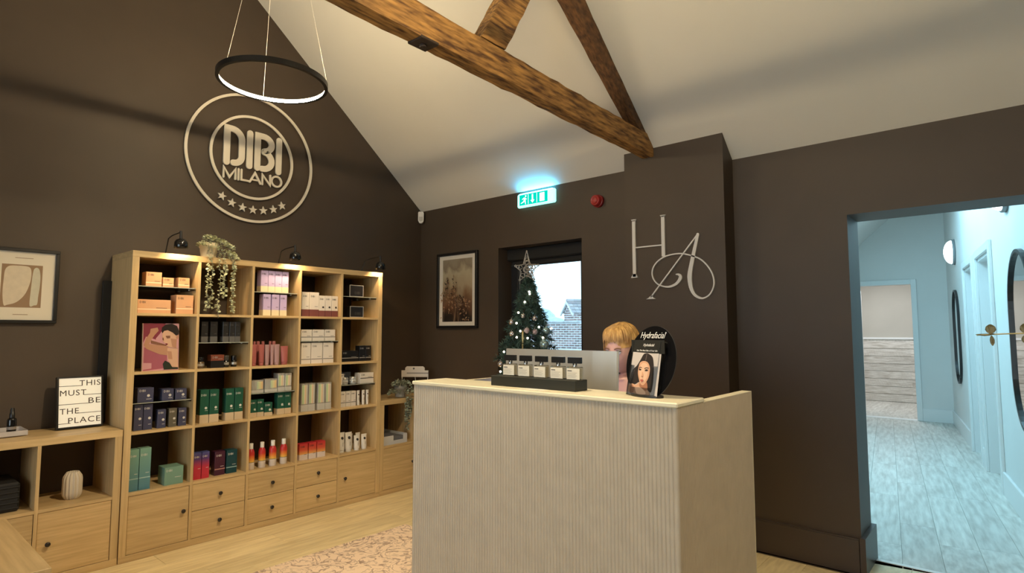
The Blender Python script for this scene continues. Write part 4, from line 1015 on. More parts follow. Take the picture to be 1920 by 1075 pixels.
trailing_plant('pale green trailing plant in a cream pot hanging down the shelf front', (0.335, 0.455, 1.82), mat('cream_pot', (0.72, 0.62, 0.42), 0.5), 0.115,
               [(0.085, -0.028, -0.02, -0.355), (0.080, -0.005, -0.03, -0.34), (0.09, 0.040, 0.0, -0.395), (0.088, 0.075, -0.03, -0.26), (0.09, 0.125, -0.03, -0.36), (0.085, 0.138, -0.02, -0.355)],
               (420, 0.035, 0.05, 0.07, 0.13, 0.055, -0.35), 3, LEAFM)
trailing_plant('grey-green trailing plant on the low unit beside the counter', (0.30, 2.10, 0.77), mat('grey_pot', (0.30, 0.29, 0.27), 0.6), 0.11,
               [(0.125, -0.03, -0.02, -0.20), (0.12, -0.015, -0.02, -0.26), (0.12, 0.005, -0.02, -0.16), (0.11, 0.03, 0.0, -0.12)],
               (320, 0.04, -0.02, 0.09, 0.12, 0.075, 0.0), 9, LEAFD)

# ================================================================== THINGS ON THE LOW UNITS
lb = thing('letter_sign', 'black framed letter board with a five-line message on the low unit', 'sign')
LBM = Matrix.Translation((0.155, -0.157, 0.7695)) @ Matrix.Rotation(radians(-9), 4, 'Y') @ frame_M((0, 0, 0), (0, 1, 0), (0, 0, 1))
lb.matrix_world = LBM
sw, sh = 0.228, 0.302
q = MB(); e = 0.0095
q.box((-sw/2, 0, -0.028), (sw/2, sh, 0.0), BLACK); q.box((-sw/2, 0, 0), (sw/2, e, 0.006), BLACK); q.box((-sw/2, sh-e, 0), (sw/2, sh, 0.006), BLACK); q.box((-sw/2, e, 0), (-sw/2+e, sh-e, 0.006), BLACK); q.box((sw/2-e, e, 0), (sw/2, sh-e, 0.006), BLACK)
q.obj('frame', None, lb)
MB().box((-sw/2+e, e, 0), (sw/2-e, sh-e, 0.0015), mat('lightbox_face', (0.80, 0.76, 0.66), 0.5, emit=(1.0, 0.93, 0.76), estr=0.28)).obj('face', None, lb)
LI = mat('brown_black_letters', (0.045, 0.035, 0.025), 0.6)
rows = [('THIS', 0.245, 'R', 0.106), ('MUST', 0.190, 'L', 0.128), ('BE', 0.139, 'R', 0.060), ('THE', 0.084, 'L', 0.092), ('PLACE', 0.029, 'R', 0.158)]
for word, z, side, wid in rows:
    me = text_mesh(word, 0.047, ext=0.0003, m=LI, align='LEFT', res=3, space=1.12)
    xs = [v.co.x for v in me.vertices]; sc = wid/(max(xs)-min(xs))
    o = link('lettering', me, lb)
    x = (-sw/2+e+0.006) if side == 'L' else (sw/2-e-0.004-wid)
    o.matrix_local = Matrix.Translation((x-min(xs)*sc, z, 0.0020)) @ Matrix.Diagonal((sc, 1, 1, 1))
    r0, r1 = (x+wid-0.012, sw/2-e) if side == 'L' else (-sw/2+e, x+0.012)
    MB().box((r0, z-0.0005, 0.0016), (r1, z+0.0025, 0.0021), LI).obj('rule', None, lb)
dp = MB().bbox((0.012, -0.048, 0.772), (0.032, 0.0, 1.655), 0.002, BLACKM).obj('dark_board', None)
tag(dp, 'narrow dark board standing on the low unit against the tall shelves', 'board')
at = thing('acrylic_tray', 'clear acrylic tray at the left end of the low unit', 'tray', (0.13, -0.51, 0.77))
q = MB(); q.box((-0.10, -0.10, 0), (0.10, 0.10, 0.003)); q.box((0.097, -0.10, 0.003), (0.10, 0.10, 0.026)); q.box((-0.10, -0.10, 0.003), (-0.097, 0.10, 0.026)); q.box((-0.097, -0.10, 0.003), (0.097, -0.097, 0.026)); q.box((-0.097, 0.097, 0.003), (0.097, 0.10, 0.026))
fm = mat('frosted_acrylic', (0.75, 0.70, 0.68), 0.25); fm.node_tree.nodes['Principled BSDF'].inputs['Alpha'].default_value = 0.55
q.obj('tray_body', fm, at)
sb = thing('serum_bottle', 'small black dropper bottle standing in the acrylic tray', 'bottle', (0.19, -0.475, 0.7735))
MB().lathe([(0.019, 0), (0.021, 0.003), (0.021, 0.080), (0.018, 0.088), (0.010, 0.092)], n=20).obj('bottle_body', BLACKG, sb)
MB().lathe([(0.0125, 0.092), (0.0125, 0.115), (0.010, 0.118), (0.009, 0.138), (0.006, 0.145)], n=18).obj('dropper_cap', BLACK, sb)
MB().lathe([(0.0212, 0.03), (0.0212, 0.045)], n=20).obj('label_band', mat('grey_label', (0.25, 0.22, 0.2), 0.4), sb)
vs_ = thing('ribbed_vase', 'small ribbed cream vase in the right cubby of the low unit', 'vase', (0.26, -0.203, Z4))
MB().lathe([(0.030, 0), (0.034, 0.004), (0.042, 0.022), (0.044, 0.035), (0.044, 0.112), (0.041, 0.128), (0.031, 0.145), (0.028, 0.150), (0.024, 0.150), (0.028, 0.13), (0.0, 0.128)], n=120, flute=0.085, nf=15).obj('vase_body', mat('cream_ceramic', (0.62, 0.55, 0.45), 0.55), vs_)
bk = thing('dark_basket', 'black storage basket in the left cubby of the low unit', 'basket', (0.19, -0.575, Z4))
MB().bbox((-0.14, -0.13, 0), (0.14, 0.13, 0.15), 0.01, BLACKM).obj('basket_body', None, bk)
for k in range(5): MB().tube([(0.141, -0.125, 0.02+k*0.027), (0.143, 0, 0.02+k*0.027), (0.141, 0.125, 0.02+k*0.027)], 0.004, 6).obj('band', BLACKM, bk)
tt = thing('paper_tray', 'white shallow tray in the cubby of the unit beside the counter', 'tray', (0.21, 2.0, Z4))
q = MB(); GT = mat('white_grey_tray', (0.62, 0.62, 0.64), 0.4)
q.box((-0.16, -0.125, 0), (0.16, 0.125, 0.006)); q.box((-0.16, -0.125, 0.006), (0.16, -0.12, 0.075)); q.box((-0.16, 0.12, 0.006), (0.16, 0.125, 0.075)); q.box((-0.16, -0.12, 0.006), (-0.155, 0.12, 0.075)); q.box((0.155, -0.12, 0.006), (0.16, -0.02, 0.072)); q.box((0.155, -0.02, 0.006), (0.16, 0.12, 0.03)); q.box((0.155, 0.085, 0.03), (0.16, 0.12, 0.075))
q.obj('tray_body', GT, tt)
MB().box((-0.14, -0.11, 0.006), (0.14, 0.11, 0.055)).obj('paper_stack', mat('grey_folder', (0.17, 0.17, 0.19), 0.6), tt)
cs = thing('card_stand', 'white display stand with rounded header tab behind the trailing plant', 'stand', (0.16, 2.38, 0.77))
CSM = frame_M((0, 0, 0), Vector((0.80, 0.60, 0)), (0, 0, 1))
q = MB(); q.prism([(-0.125, 0.145), (0.125, 0.145), (0.125, 0.205), (0.09, 0.205), (0.09, 0.228), (0.075, 0.242), (-0.075, 0.242), (-0.09, 0.228), (-0.09, 0.205), (-0.125, 0.205)], 2, -0.006, 0.006)
o = q.obj('header', mat('white_card', (0.72, 0.66, 0.60), 0.5), cs); o.matrix_local = CSM
o = MB().box((-0.075, 0.178, 0.006), (0.125, 0.183, 0.0075)).obj('slot', INK, cs); o.matrix_local = CSM
o = MB().prism(circle((-0.01, 0.222), 0.009, 14), 2, 0.006, 0.0075).obj('mark', mat('grey_mark', (0.12, 0.11, 0.11), 0.5), cs); o.matrix_local = CSM
q = MB(); q.tube([(-0.121, 0.15, 0), (-0.112, 0.06, 0.0), (-0.10, 0.004, 0.0)], 0.004, 6); q.tube([(0.121, 0.15, 0), (0.112, 0.06, 0.0), (0.10, 0.004, 0.0)], 0.004, 6); q.tube([(0, 0.15, -0.004), (0, 0.004, -0.09)], 0.004, 6)
o = q.obj('wire_legs', WHITE, cs); o.matrix_local = CSM

# ================================================================== RECEPTION COUNTER
rc = thing('reception_counter', 'cream fluted reception counter with a pale ledge, centre of the room', 'counter', (2.185, 0.675, 0))
CWD = 1.325; CD = 0.715; CH = 1.083
def fluted(p0, p1, nrm, h, pitch, amp):
    p0 = Vector(p0); p1 = Vector(p1); nrm = Vector(nrm); L = (p1-p0).length; d = (p1-p0)/L
    n = int(round(L/pitch)); k = 6; prof = []
    for i in range(n):
        for j in range(k):
            u = (i+j/k)/n; a = pi*(j/k)
            prof.append(p0+d*(u*L)+nrm*(amp*math.sin(a)-0.0))
    prof.append(p1)
    mb = MB(); m = len(prof)
    vs = [(p.x, p.y, 0) for p in prof]+[(p.x, p.y, h) for p in prof]
    vs += [tuple(p0-nrm*0.018), tuple(p1-nrm*0.018), tuple(p0-nrm*0.018+Vector((0, 0, h))), tuple(p1-nrm*0.018+Vector((0, 0, h)))]
    mb.add(vs, [(i, i+1, m+i+1, m+i) for i in range(m-1)])
    mb.add(vs, [[2*m+2]+list(range(m, 2*m))+[2*m+3], (2*m, 2*m+2, 2*m+3, 2*m+1), (0, m, 2*m+2, 2*m), (m-1, 2*m+1, 2*m+3, 2*m-1)])
    return mb
fluted((0.0, 0, 0), (CWD, 0, 0), (0, -1, 0), CH, 0.0149, 0.0034).obj('front_panel', LAMIN, rc)
fluted((CWD, 0, 0), (CWD, CD, 0), (1, 0, 0), CH, 0.0149, 0.0034).obj('side_panel', LAMIN, rc)
fluted((0, CD, 0), (0, 0, 0), (-1, 0, 0), CH, 0.0149, 0.0034).obj('side_panel', LAMIN, rc)
MB().box((0.018, 0.018, 0), (0.022, CD, CH-0.001)).box((CWD-0.035, 0.018, 0), (CWD-0.018, CD, CH-0.001)).box((0.022, 0.018, 0), (CWD-0.035, 0.034, CH-0.001)).obj('inner_lining', GREYW, rc)
MB().box((0.0, 0.20, CH-0.001), (0.024, CD, CH+0.0012)).obj('edge_strip', LEDGE, rc)
MB().box((CWD-0.036, 0.20, CH-0.001), (CWD+0.003, CD, CH+0.0012)).obj('edge_strip', LEDGE, rc)
MB().box((CWD-0.036, CD, 0), (CWD+0.003, CD+0.0015, CH+0.0012)).obj('edge_strip', LEDGE, rc)
MB().bbox((-0.006, -0.009, CH+0.0005), (CWD+0.008, 0.212, CH+0.0175), 0.004).obj('ledge', LEDGE, rc)
ZL = CH+0.0175
# desk behind
dk = thing('desk', 'white desk behind the counter carrying the monitor', 'desk', (2.22, 0.90, 0))
MB().bbox((0, 0, 0.70), (1.24, 0.50, 0.73), 0.002).obj('desktop', GREYW, dk)
for a in (0.0, 1.2):
    for b in (0.0, 0.46): MB().box((a, b, 0), (a+0.04, b+0.04, 0.70)).obj('leg', STEEL, dk)
# monitor
mo = thing('computer_monitor', 'silver all-in-one computer seen from behind on the counter desk', 'computer', (2.727, 1.085, 0.73))
q = MB(); pr = [(-0.325, -0.014), (-0.319, -0.019), (-0.20, -0.027), (0.0, -0.032), (0.20, -0.027), (0.319, -0.019), (0.325, -0.014), (0.325, -0.010), (-0.325, -0.010)]
TM = Matrix.Translation((0, 0, 0.066)) @ Matrix.Rotation(radians(-3), 4, 'X')
q.M = TM; q.prism([(a, b) for a, b in pr], 2, 0.0, 0.452)
q.obj('housing', ALU, mo)
MB(TM).box((-0.322, -0.010, 0.09), (0.322, -0.0085, 0.449)).obj('screen', emis('lit_screen', (0.72, 0.66, 1.0), 1.6), mo)
MB(TM).box((-0.322, -0.010, 0.003), (0.322, -0.0085, 0.089)).obj('chin', ALU, mo)
MB().bbox((-0.10, -0.09, 0), (0.10, 0.09, 0.004), 0.001).obj('stand_foot', ALU, mo)
MB().add([(-0.09, -0.07, 0.004), (0.09, -0.07, 0.004), (0.09, -0.066, 0.004), (-0.09, -0.066, 0.004), (-0.06, -0.032, 0.22), (0.06, -0.032, 0.22), (0.06, -0.028, 0.22), (-0.06, -0.028, 0.22)], [(0, 1, 5, 4), (2, 3, 7, 6), (1, 2, 6, 5), (3, 0, 4, 7), (4, 5, 6, 7), (0, 3, 2, 1)]).obj('stand_neck', ALU, mo)
# ---- things on the ledge
db = MB().bbox((-0.2225, -0.045, 0), (0.2225, 0.04, 0.043), 0.002, mat('olive_black_block', (0.018, 0.018, 0.012), 0.5)).obj('display_block', None, None, (2.84, 0.790, ZL))
tag(db, 'long dark block displaying five perfume bottles on the counter ledge', 'display stand')
for i, (x, y) in enumerate([(2.690, 0.792), (2.780, 0.787), (2.868, 0.783), (2.957, 0.779), (3.040, 0.776)]):
    t = thing('perfume_bottle', pos(i, 5, 'square perfume bottles', 'with black caps on the dark block'), 'bottle', (x, y, ZL+0.043), radians([2, -1, -2, 0, 1][i]), 'perfume bottles on the dark block')
    b = MB().bbox((-0.0325, -0.012, 0), (0.0325, 0.012, 0.052), 0.003).obj('bottle_body', glass('perfume_glass', (0.93, 0.90, 0.82), 0.3), t)
    MB().box((-0.028, -0.009, 0.006), (0.028, 0.009, 0.044)).obj('perfume', glass('perfume_liquid', (0.96, 0.93, 0.84), 0.0), t)
    lbn = MB().box((-0.030, -0.0132, 0.003), (0.030, -0.0121, 0.046), mat('cream_label', (0.80, 0.74, 0.63), 0.6)).obj('bottle_label', None, t)
    q = MB()
    q.box((-0.026, -0.0139, 0.035), (-0.006, -0.0133, 0.038), INK)
    for k in range(4): q.box((-0.026, -0.0137, 0.028-k*0.0055), (0.018-0.006*(k % 2), -0.0133, 0.0292-k*0.0055), mat('faint_label_print', (0.45, 0.40, 0.33), 0.6))
    q.obj('label_text', None, lbn)
    MB().cyl((0, 0, 0.052), (0, 0, 0.058), 0.009, n=14).obj('collar', STEEL, t)
    MB().cyl((-0.007, 0, 0.056), (-0.007, 0, 0.067), 0.0028, n=8).cyl((0.007, 0, 0.056), (0.007, 0, 0.067), 0.0028, n=8).obj('neck_posts', BLACK, t)
    MB().bbox((-0.030, -0.008, 0.065), (0.030, 0.008, 0.089), 0.001).obj('cap', BLACK, t)
ps = MB().box((-0.058, -0.03, 0), (0.058, 0.035, 0.0006), PAPER).obj('paper_slip', None, None, (2.875, 0.724, ZL)); ps.rotation_euler.z = radians(3)
tag(ps, 'white paper slip lying before the dark block on the ledge', 'paper')
# ---- leaflet display
hd = thing('leaflet_display', 'black oval display stand holding a leaflet booklet on the counter ledge', 'display stand', (3.33, 0.765, ZL), radians(-14))
TL = Matrix.Rotation(radians(-13), 4, 'X')
FX = frame_M((0, 0, 0), (1, 0, 0), (0, 0, 1))
MB().prism(circle((0.015, 0.02), 0.07, 32, ry=0.035), 2, 0, 0.008).obj('base', BLACK, hd)
def HD(x, z, y=0.0): return Matrix.Translation((0, 0, 0.003)) @ TL @ FX @ Matrix.Translation((x, z, y))
o = MB().prism(circle((0, 0), 0.115, 56, ry=0.135), 2, -0.004, 0.0, BLACKG).obj('oval_panel', None, hd); o.matrix_local = HD(0.010, 0.127, -0.018)
o = MB().prism(circle((0, 0), 0.1156, 56, ry=0.1356), 2, -0.0038, -0.0006, mat('grey_edge', (0.05, 0.05, 0.05), 0.3)).obj('panel_edge', None, hd); o.matrix_local = HD(0.010, 0.127, -0.018)
BW, BH = 0.125, 0.205
o = MB().box((-BW/2, 0.004, -0.014), (BW/2, BH, 0.0), PAPER).obj('booklet', None, hd); o.matrix_local = HD(0, 0, 0)
q = MB()
q.box((-BW/2-0.003, 0, -0.0165), (BW/2+0.003, 0.003, 0.004)); q.box((-BW/2-0.003, 0.003, 0.0022), (-BW/2+0.018, 0.11, 0.004)); q.box((BW/2-0.018, 0.003, 0.0022), (BW/2+0.003, 0.11, 0.004)); q.box((-BW/2+0.018, 0.003, 0.0022), (BW/2-0.018, 0.03, 0.004))
q.box((BW/2+0.0005, 0.003, -0.0165), (BW/2+0.003, 0.2, 0.0022)); q.box((-BW/2-0.003, 0.003, -0.0165), (-BW/2-0.0005, 0.2, 0.0022))
o = q.obj('acrylic_pocket', ACRYL, hd); o.matrix_local = HD(0, 0, 0)
HK = mat('leaflet_black_ink', (0.02, 0.02, 0.018), 0.4); PKG = mat('leaflet_grey_ground', (0.62, 0.55, 0.52), 0.5)
SK = mat('leaflet_skin', (0.72, 0.40, 0.25), 0.5); SKL = mat('leaflet_skin_light', (0.83, 0.53, 0.36), 0.5); SKD = mat('leaflet_skin_shade', (0.42, 0.18, 0.10), 0.5); LIP = mat('leaflet_lip', (0.50, 0.13, 0.10), 0.5); HR = mat('leaflet_hair', (0.03, 0.022, 0.02), 0.45); HRL = mat('leaflet_hair_sheen', (0.13, 0.10, 0.09), 0.45)
def bk_(pts):   # zoomed print pixels -> metres on the booklet
    out = []
    for x, y in pts:
        l = 165-155*(y-150)/785; out.append((((x-l)/478-0.5)*BW, 0.004+(1-(y-150)/800)*(BH-0.004)))
    return out
def sm(pts, n=4): return [(p.x, p.y) for p in bez(pts+[pts[0]], n)][:-1]
face = sm([(232, 560), (262, 490), (330, 462), (400, 478), (438, 540), (436, 620), (410, 700), (360, 770), (305, 815), (258, 790), (232, 720), (218, 640)])
lay = [(bk_([(100, 150), (700, 150), (700, 345), (100, 345)]), HK), (bk_([(130, 332), (640, 352), (540, 955), (10, 945)]), PKG),
       (bk_(sm([(400, 345), (330, 360), (270, 440), (200, 530), (120, 600), (70, 700), (45, 800), (150, 810), (240, 770), (280, 830), (380, 880), (440, 900), (480, 780), (500, 620), (502, 480), (480, 390)])), HR),
       (bk_([(90, 640), (160, 590), (120, 690), (60, 780), (50, 760)]), HRL), (bk_([(380, 360), (395, 360), (370, 450), (352, 455)]), HRL),
       (bk_(sm([(20, 925), (40, 830), (100, 800), (180, 815), (250, 770), (330, 840), (390, 880), (415, 950), (200, 948)])), SK),
       (bk_(sm([(250, 770), (300, 815), (370, 760), (380, 870), (300, 880), (240, 830)])), SKD), (bk_(sm([(60, 850), (110, 820), (140, 870), (120, 930), (60, 930)])), SKD), (bk_(sm([(160, 850), (240, 840), (330, 890), (340, 940), (190, 940)])), SKL),
       (bk_(face), SK), (bk_(sm([(250, 600), (280, 520), (340, 490), (400, 520), (410, 600), (380, 700), (320, 770), (280, 760), (250, 690)])), SKL), (bk_(sm([(400, 520), (437, 560), (425, 650), (385, 730), (400, 620)])), SK),
       (bk_([(240, 565), (275, 550), (300, 562), (300, 570), (275, 562), (242, 575)]), HR), (bk_([(340, 570), (380, 552), (425, 560), (425, 568), (380, 564), (342, 580)]), HR),
       (bk_(sm([(236, 590), (262, 578), (290, 592), (262, 604)])), HR), (bk_(sm([(345, 598), (378, 582), (412, 592), (378, 608)])), HR),
       (bk_([(300, 620), (312, 620), (322, 680), (300, 690), (285, 685)]), SK), (bk_(sm([(278, 690), (300, 684), (322, 690), (300, 698)])), SKD), (bk_(sm([(262, 742), (292, 730), (325, 742), (295, 770)])), LIP)]
o = flat(lay, 'cover_print', hd); o.matrix_local = HD(0, 0, 0.0)
WI = mat('white_ink', (0.82, 0.80, 0.78), 0.5)
def rtext(s, wid, x, z, y, shear, bold, vs=1.0):
    me = text_mesh(s, 0.03, ext=0.0002, m=WI, shear=shear, bold=bold, res=3)
    xs = [v.co.x for v in me.vertices]; sc = wid/(max(xs)-min(xs))
    o = link('lettering', me, hd); o.matrix_local = HD(x, z, y) @ Matrix.Diagonal((sc, sc*vs, 1, 1)); return o
rtext('Hydrafacial', 0.118, 0.004, 0.216, -0.0172, 0.30, 0.0, 1.3)
rtext('Hydrafacial', 0.052, 0.008, 0.182, 0.0009, 0.30, 0.0004, 1.2)
rtext('Get The Best Skin of Your Life', 0.098, 0.004, 0.163, 0.0009, 0.0, 0.0004)
o = MB().ribbon(circle((0.0, 0.0), 0.0022, 12), 0.0007, 0, 0.0003, WI, True).obj('trademark_ring', None, hd); o.matrix_local = HD(0.066, 0.236, -0.0172)

# ================================================================== PERSON BEHIND THE MONITOR
def skin_mesh(name, verts, edges, radii, sub=2):
    me = bpy.data.meshes.new(name); me.from_pydata([tuple(v) for v in verts], edges, []); me.update()
    o = bpy.data.objects.new(name, me); COL.objects.link(o)
    m = o.modifiers.new('s', 'SKIN'); m.use_smooth_shade = True
    for i, r in enumerate(radii):
        sv = me.skin_vertices[0].data[i]; sv.radius = (r, r) if not isinstance(r, tuple) else r
        sv.use_root = (i == 0)
    o.modifiers.new('u', 'SUBSURF').levels = sub
    dg = bpy.context.evaluated_depsgraph_get(); dg.update()
    out = bpy.data.meshes.new_from_object(o.evaluated_get(dg)); bpy.data.objects.remove(o); bpy.data.meshes.remove(me)
    return out
SKIN = mat('skin', (0.58, 0.34, 0.26), 0.5, var=0.04, scale=20); TOPM = mat('black_tunic', (0.012, 0.012, 0.014), 0.7, var=0.2, scale=40); TRM = mat('black_trousers', (0.015, 0.015, 0.018), 0.75); HAIRM = mat('golden_blonde_hair', (0.72, 0.44, 0.15), 0.4, scale=60, stretch=(1, 1, 0.3), col2=(0.34, 0.17, 0.045))
pe = thing('person', 'seated person with a golden blonde fringe behind the monitor, looking down at the screen', 'person', (2.812, 1.58, 0))
# local: faces -y; seat height 0.46
class Chain:
    def __init__(s): s.v = []; s.e = []; s.r = []
    def add(s, p, r, parent=None):
        s.v.append(p); s.r.append(r)
        if parent is not None: s.e.append((parent, len(s.v)-1))
        return len(s.v)-1
def limbs(c, root, chest, body=True, grow=0.0, arms=True, legs=True, hands=True):
    g = grow
    if arms:
        for sgn in (-1, 1):
            sh = c.add((sgn*0.17, 0.0, 0.98), 0.052+g, chest)
            e = c.add((sgn*0.235, -0.03, 0.74), 0.040+g, sh)
            wv = c.add((sgn*0.15, -0.27, 0.755), 0.027+g, e)
            if hands:
                p = c.add((sgn*0.135, -0.33, 0.765), (0.036, 0.018), wv)
                for k in range(4):
                    x = sgn*(0.160-0.018*k); L = [0.055, 0.068, 0.072, 0.064][k]
                    a = c.add((x, -0.355, 0.768), 0.0095, p); b = c.add((x-sgn*0.002, -0.355-L*0.6, 0.764), 0.0085, a); c.add((x-sgn*0.003, -0.355-L, 0.746), 0.007, b)
                a = c.add((sgn*0.105, -0.325, 0.760), 0.010, p); c.add((sgn*0.088, -0.355, 0.752), 0.0085, a)
    if legs:
        for sgn in (-1, 1):
            h = c.add((sgn*0.09, -0.02, 0.52), 0.085+g, root)
            k = c.add((sgn*0.11, -0.42, 0.52), 0.058+g, h)
            an = c.add((sgn*0.10, -0.38, 0.09), 0.037+g, k)
            if hands: c.add((sgn*0.105, -0.50, 0.035), (0.04, 0.028), an)
c = Chain()
r0 = c.add((0, 0.02, 0.54), 0.13); b1 = c.add((0, 0.02, 0.70), 0.115, r0); b2 = c.add((0, 0.01, 0.87), 0.125, b1); b3 = c.add((0, 0.0, 0.985), 0.085, b2)
nk = c.add((0, -0.015, 1.06), 0.052, b3); hd_ = c.add((0, -0.03, 1.12), 0.052, nk)
limbs(c, r0, b3)
bm_ = skin_mesh('body', c.v, c.e, c.r)
# head sculpted from a sphere and fused to the body
def head_mesh():
    mb = MB(); n, m = 32, 24; vs = []
    for i in range(m+1):
        a = pi*i/m
        for k in range(n):
            t_ = 2*pi*k/n; x, y, z = sin(a)*cos(t_), sin(a)*sin(t_), -cos(a)
            w_ = 0.076*(1-0.24*max(0, -z)**1.5); d_ = 0.098
            X, Y, Z = x*w_, y*d_*(1-0.12*max(0, -z)), z*0.122
            if y < 0:
                u = x/0.5
                nose = math.exp(-(x/0.16)**2-((z+0.16)/0.24)**2); Y -= 0.020*nose
                Y += 0.007*(math.exp(-((abs(x)-0.40)/0.2)**2-((z-0.03)/0.13)**2))
                Y -= 0.006*math.exp(-(x/0.28)**2-((z+0.50)/0.10)**2); Y -= 0.010*math.exp(-(x/0.3)**2-((z+0.82)/0.14)**2)
            vs.append((X, Y, Z))
    mb.add(vs, [(i*n+k, i*n+(k+1) % n, (i+1)*n+(k+1) % n, (i+1)*n+k) for i in range(m) for k in range(n)], None, True)
    for s in (-1, 1): mb.ball((s*0.078, 0.012, -0.01), 0.03, 10, 8, None, (0.35, 0.65, 1.0))
    return mb
HEADM = Matrix.Translation((0.0, -0.045, 1.240)) @ Matrix.Rotation(radians(10), 4, 'X')
hm = head_mesh(); hm.M = None
jb = MB(); jb.v = [tuple(v.co) for v in bm_.vertices]; jb.f = [list(p.vertices) for p in bm_.polygons]; jb.mi = [0]*len(jb.f); jb.sm = [True]*len(jb.f); jb.mats = [SKIN]
base = len(jb.v); jb.v += [tuple(HEADM @ Vector(v)) for v in hm.v]; jb.f += [[base+k for k in f] for f in hm.f]; jb.mi += [0]*len(hm.f); jb.sm += [True]*len(hm.f)
tmp = jb.obj('body_raw'); rm_ = tmp.modifiers.new('r', 'REMESH'); rm_.mode = 'VOXEL'; rm_.voxel_size = 0.006; rm_.use_smooth_shade = True
smd = tmp.modifiers.new('m', 'SMOOTH'); smd.iterations = 2; smd.factor = 0.4
dg = bpy.context.evaluated_depsgraph_get(); dg.update()
bodym = bpy.data.meshes.new_from_object(tmp.evaluated_get(dg)); bpy.data.objects.remove(tmp)
bodym.materials.clear(); bodym.materials.append(SKIN)
for p in bodym.polygons: p.use_smooth = True
link('body', bodym, pe)
c = Chain()
r0 = c.add((0, 0.02, 0.50), 0.150); b1 = c.add((0, 0.02, 0.70), 0.130, r0); b2 = c.add((0, 0.01, 0.87), 0.140, b1); b3 = c.add((0, 0.0, 0.985), 0.098, b2); c.add((0, -0.012, 1.035), 0.062, b3)
limbs(c, r0, b3, grow=0.012, legs=False, hands=False)
me = skin_mesh('tunic', c.v, c.e, c.r); me.materials.append(TOPM); link('tunic', me, pe)
c = Chain(); r0 = c.add((0, 0.02, 0.52), 0.14); limbs(c, r0, r0, grow=0.014, arms=False, hands=False)
me = skin_mesh('trousers', c.v, c.e, c.r); me.materials.append(TRM); link('trousers', me, pe)
for s in (-1, 1):
    MB().bbox((s*0.105-0.045, -0.58, 0.0), (s*0.105+0.045, -0.33, 0.075), 0.02, BLACK).obj('shoe', None, pe)
    e = MB(HEADM).ball((s*0.031, -0.080, 0.004), 0.0125, 14, 10, mat('eye_white', (0.7, 0.68, 0.65), 0.2)).obj('eye', None, pe)
    MB(HEADM).ball((s*0.031, -0.0885, 0.002), 0.0058, 10, 8, mat('eye_iris', (0.05, 0.04, 0.03), 0.2)).obj('iris', None, e)
    MB(HEADM).tube(bez([(s*0.014, -0.094, 0.020), (s*0.030, -0.094, 0.025), (s*0.048, -0.083, 0.020)], 4), 0.0028, 6, mat('eyebrow_brown', (0.20, 0.10, 0.05), 0.7)).obj('eyebrow', None, pe)
    MB(HEADM).tube(bez([(s*0.018, -0.090, 0.008), (s*0.031, -0.0945, 0.0125), (s*0.046, -0.085, 0.007)], 4), 0.0018, 6, mat('lash_dark', (0.05, 0.03, 0.02), 0.7)).obj('eyelash', None, pe)
MB(HEADM).tube(bez([(-0.022, -0.092, -0.062), (0, -0.101, -0.060), (0.022, -0.092, -0.062)], 4), 0.0042, 8, mat('lips', (0.45, 0.16, 0.14), 0.4)).obj('mouth', None, pe)
def hair():
    rnd = random.Random(11); mb = MB()
    # under-cap
    vs = []; n, m = 32, 12
    for i in range(m+1):
        a = pi*0.5*i/m
        for k in range(n):
            t_ = 2*pi*k/n; vs.append((0.083*cos(t_)*cos(a), 0.012+0.104*sin(t_)*cos(a), 0.022+0.112*sin(a)))
    mb.add(vs, [(i*n+k, i*n+(k+1) % n, (i+1)*n+(k+1) % n, (i+1)*n+k) for i in range(m) for k in range(n)], None, True)
    for k in range(520):
        a = rnd.uniform(0, 2*pi)
        top = Vector((rnd.uniform(-0.02, 0.02), 0.015+rnd.uniform(-0.02, 0.02), 0.136+rnd.uniform(-0.002, 0.003)))
        front = sin(a) < -0.35
        ex, ey = 0.088*cos(a), 0.012+0.110*sin(a)
        if front:
            side = abs(cos(a)); zend = rnd.uniform(0.058, 0.076)-0.10*max(0, side-0.6)
            pts = [top, (ex*0.62, ey*0.66, 0.122), (ex*0.93, ey*0.97, 0.096), (ex*0.99, ey*1.02, zend)]
        else:
            zend = rnd.uniform(-0.13, -0.09)
            pts = [top, (ex*0.66, 0.012+(ey-0.012)*0.66, 0.118), (ex*1.0, 0.012+(ey-0.012)*1.0, 0.055), (ex*1.06, 0.012+(ey-0.012)*1.05, -0.03), (ex*0.98, 0.015+(ey-0.012)*0.95, zend)]
        j = rnd.uniform(0.985, 1.02)
        pts = [(p[0]*j, p[1]*j, p[2]) for p in [tuple(q) for q in pts]]
        cc = bez(pts, 4); N_ = len(cc)
        mb.tube(cc, [0.0032*(1-0.75*(i/(N_-1))**2) for i in range(N_)], 4)
    return mb
h = hair(); h.M = HEADM
h2 = MB(HEADM); h2.add(h.v, h.f, HAIRM, True); h2.obj('hair', None, pe)
ch = thing('office_chair', 'office chair of the seated person behind the counter', 'chair', (2.812, 1.58, 0))
MB().bbox((-0.23, -0.22, 0.37), (0.23, 0.22, 0.415), 0.015, BLACKM).obj('seat', None, ch)
MB().bbox((-0.20, 0.205, 0.50), (0.20, 0.24, 0.90), 0.012, BLACKM).obj('backrest', None, ch)
MB().cyl((0, 0, 0.08), (0, 0, 0.37), 0.025, n=12).obj('column', STEEL, ch)
MB().box((-0.03, 0.2, 0.36), (0.03, 0.225, 0.55)).obj('back_bracket', BLACKM, ch)
for k in range(5):
    a = 2*pi*k/5+0.3
    MB().cyl((0, 0, 0.09), (0.28*cos(a), 0.28*sin(a), 0.06), 0.018, 0.012, n=8).obj('foot', BLACKM, ch)
    MB().ball((0.28*cos(a), 0.28*sin(a), 0.025), 0.025, 10, 6, BLACK).obj('castor', None, ch)

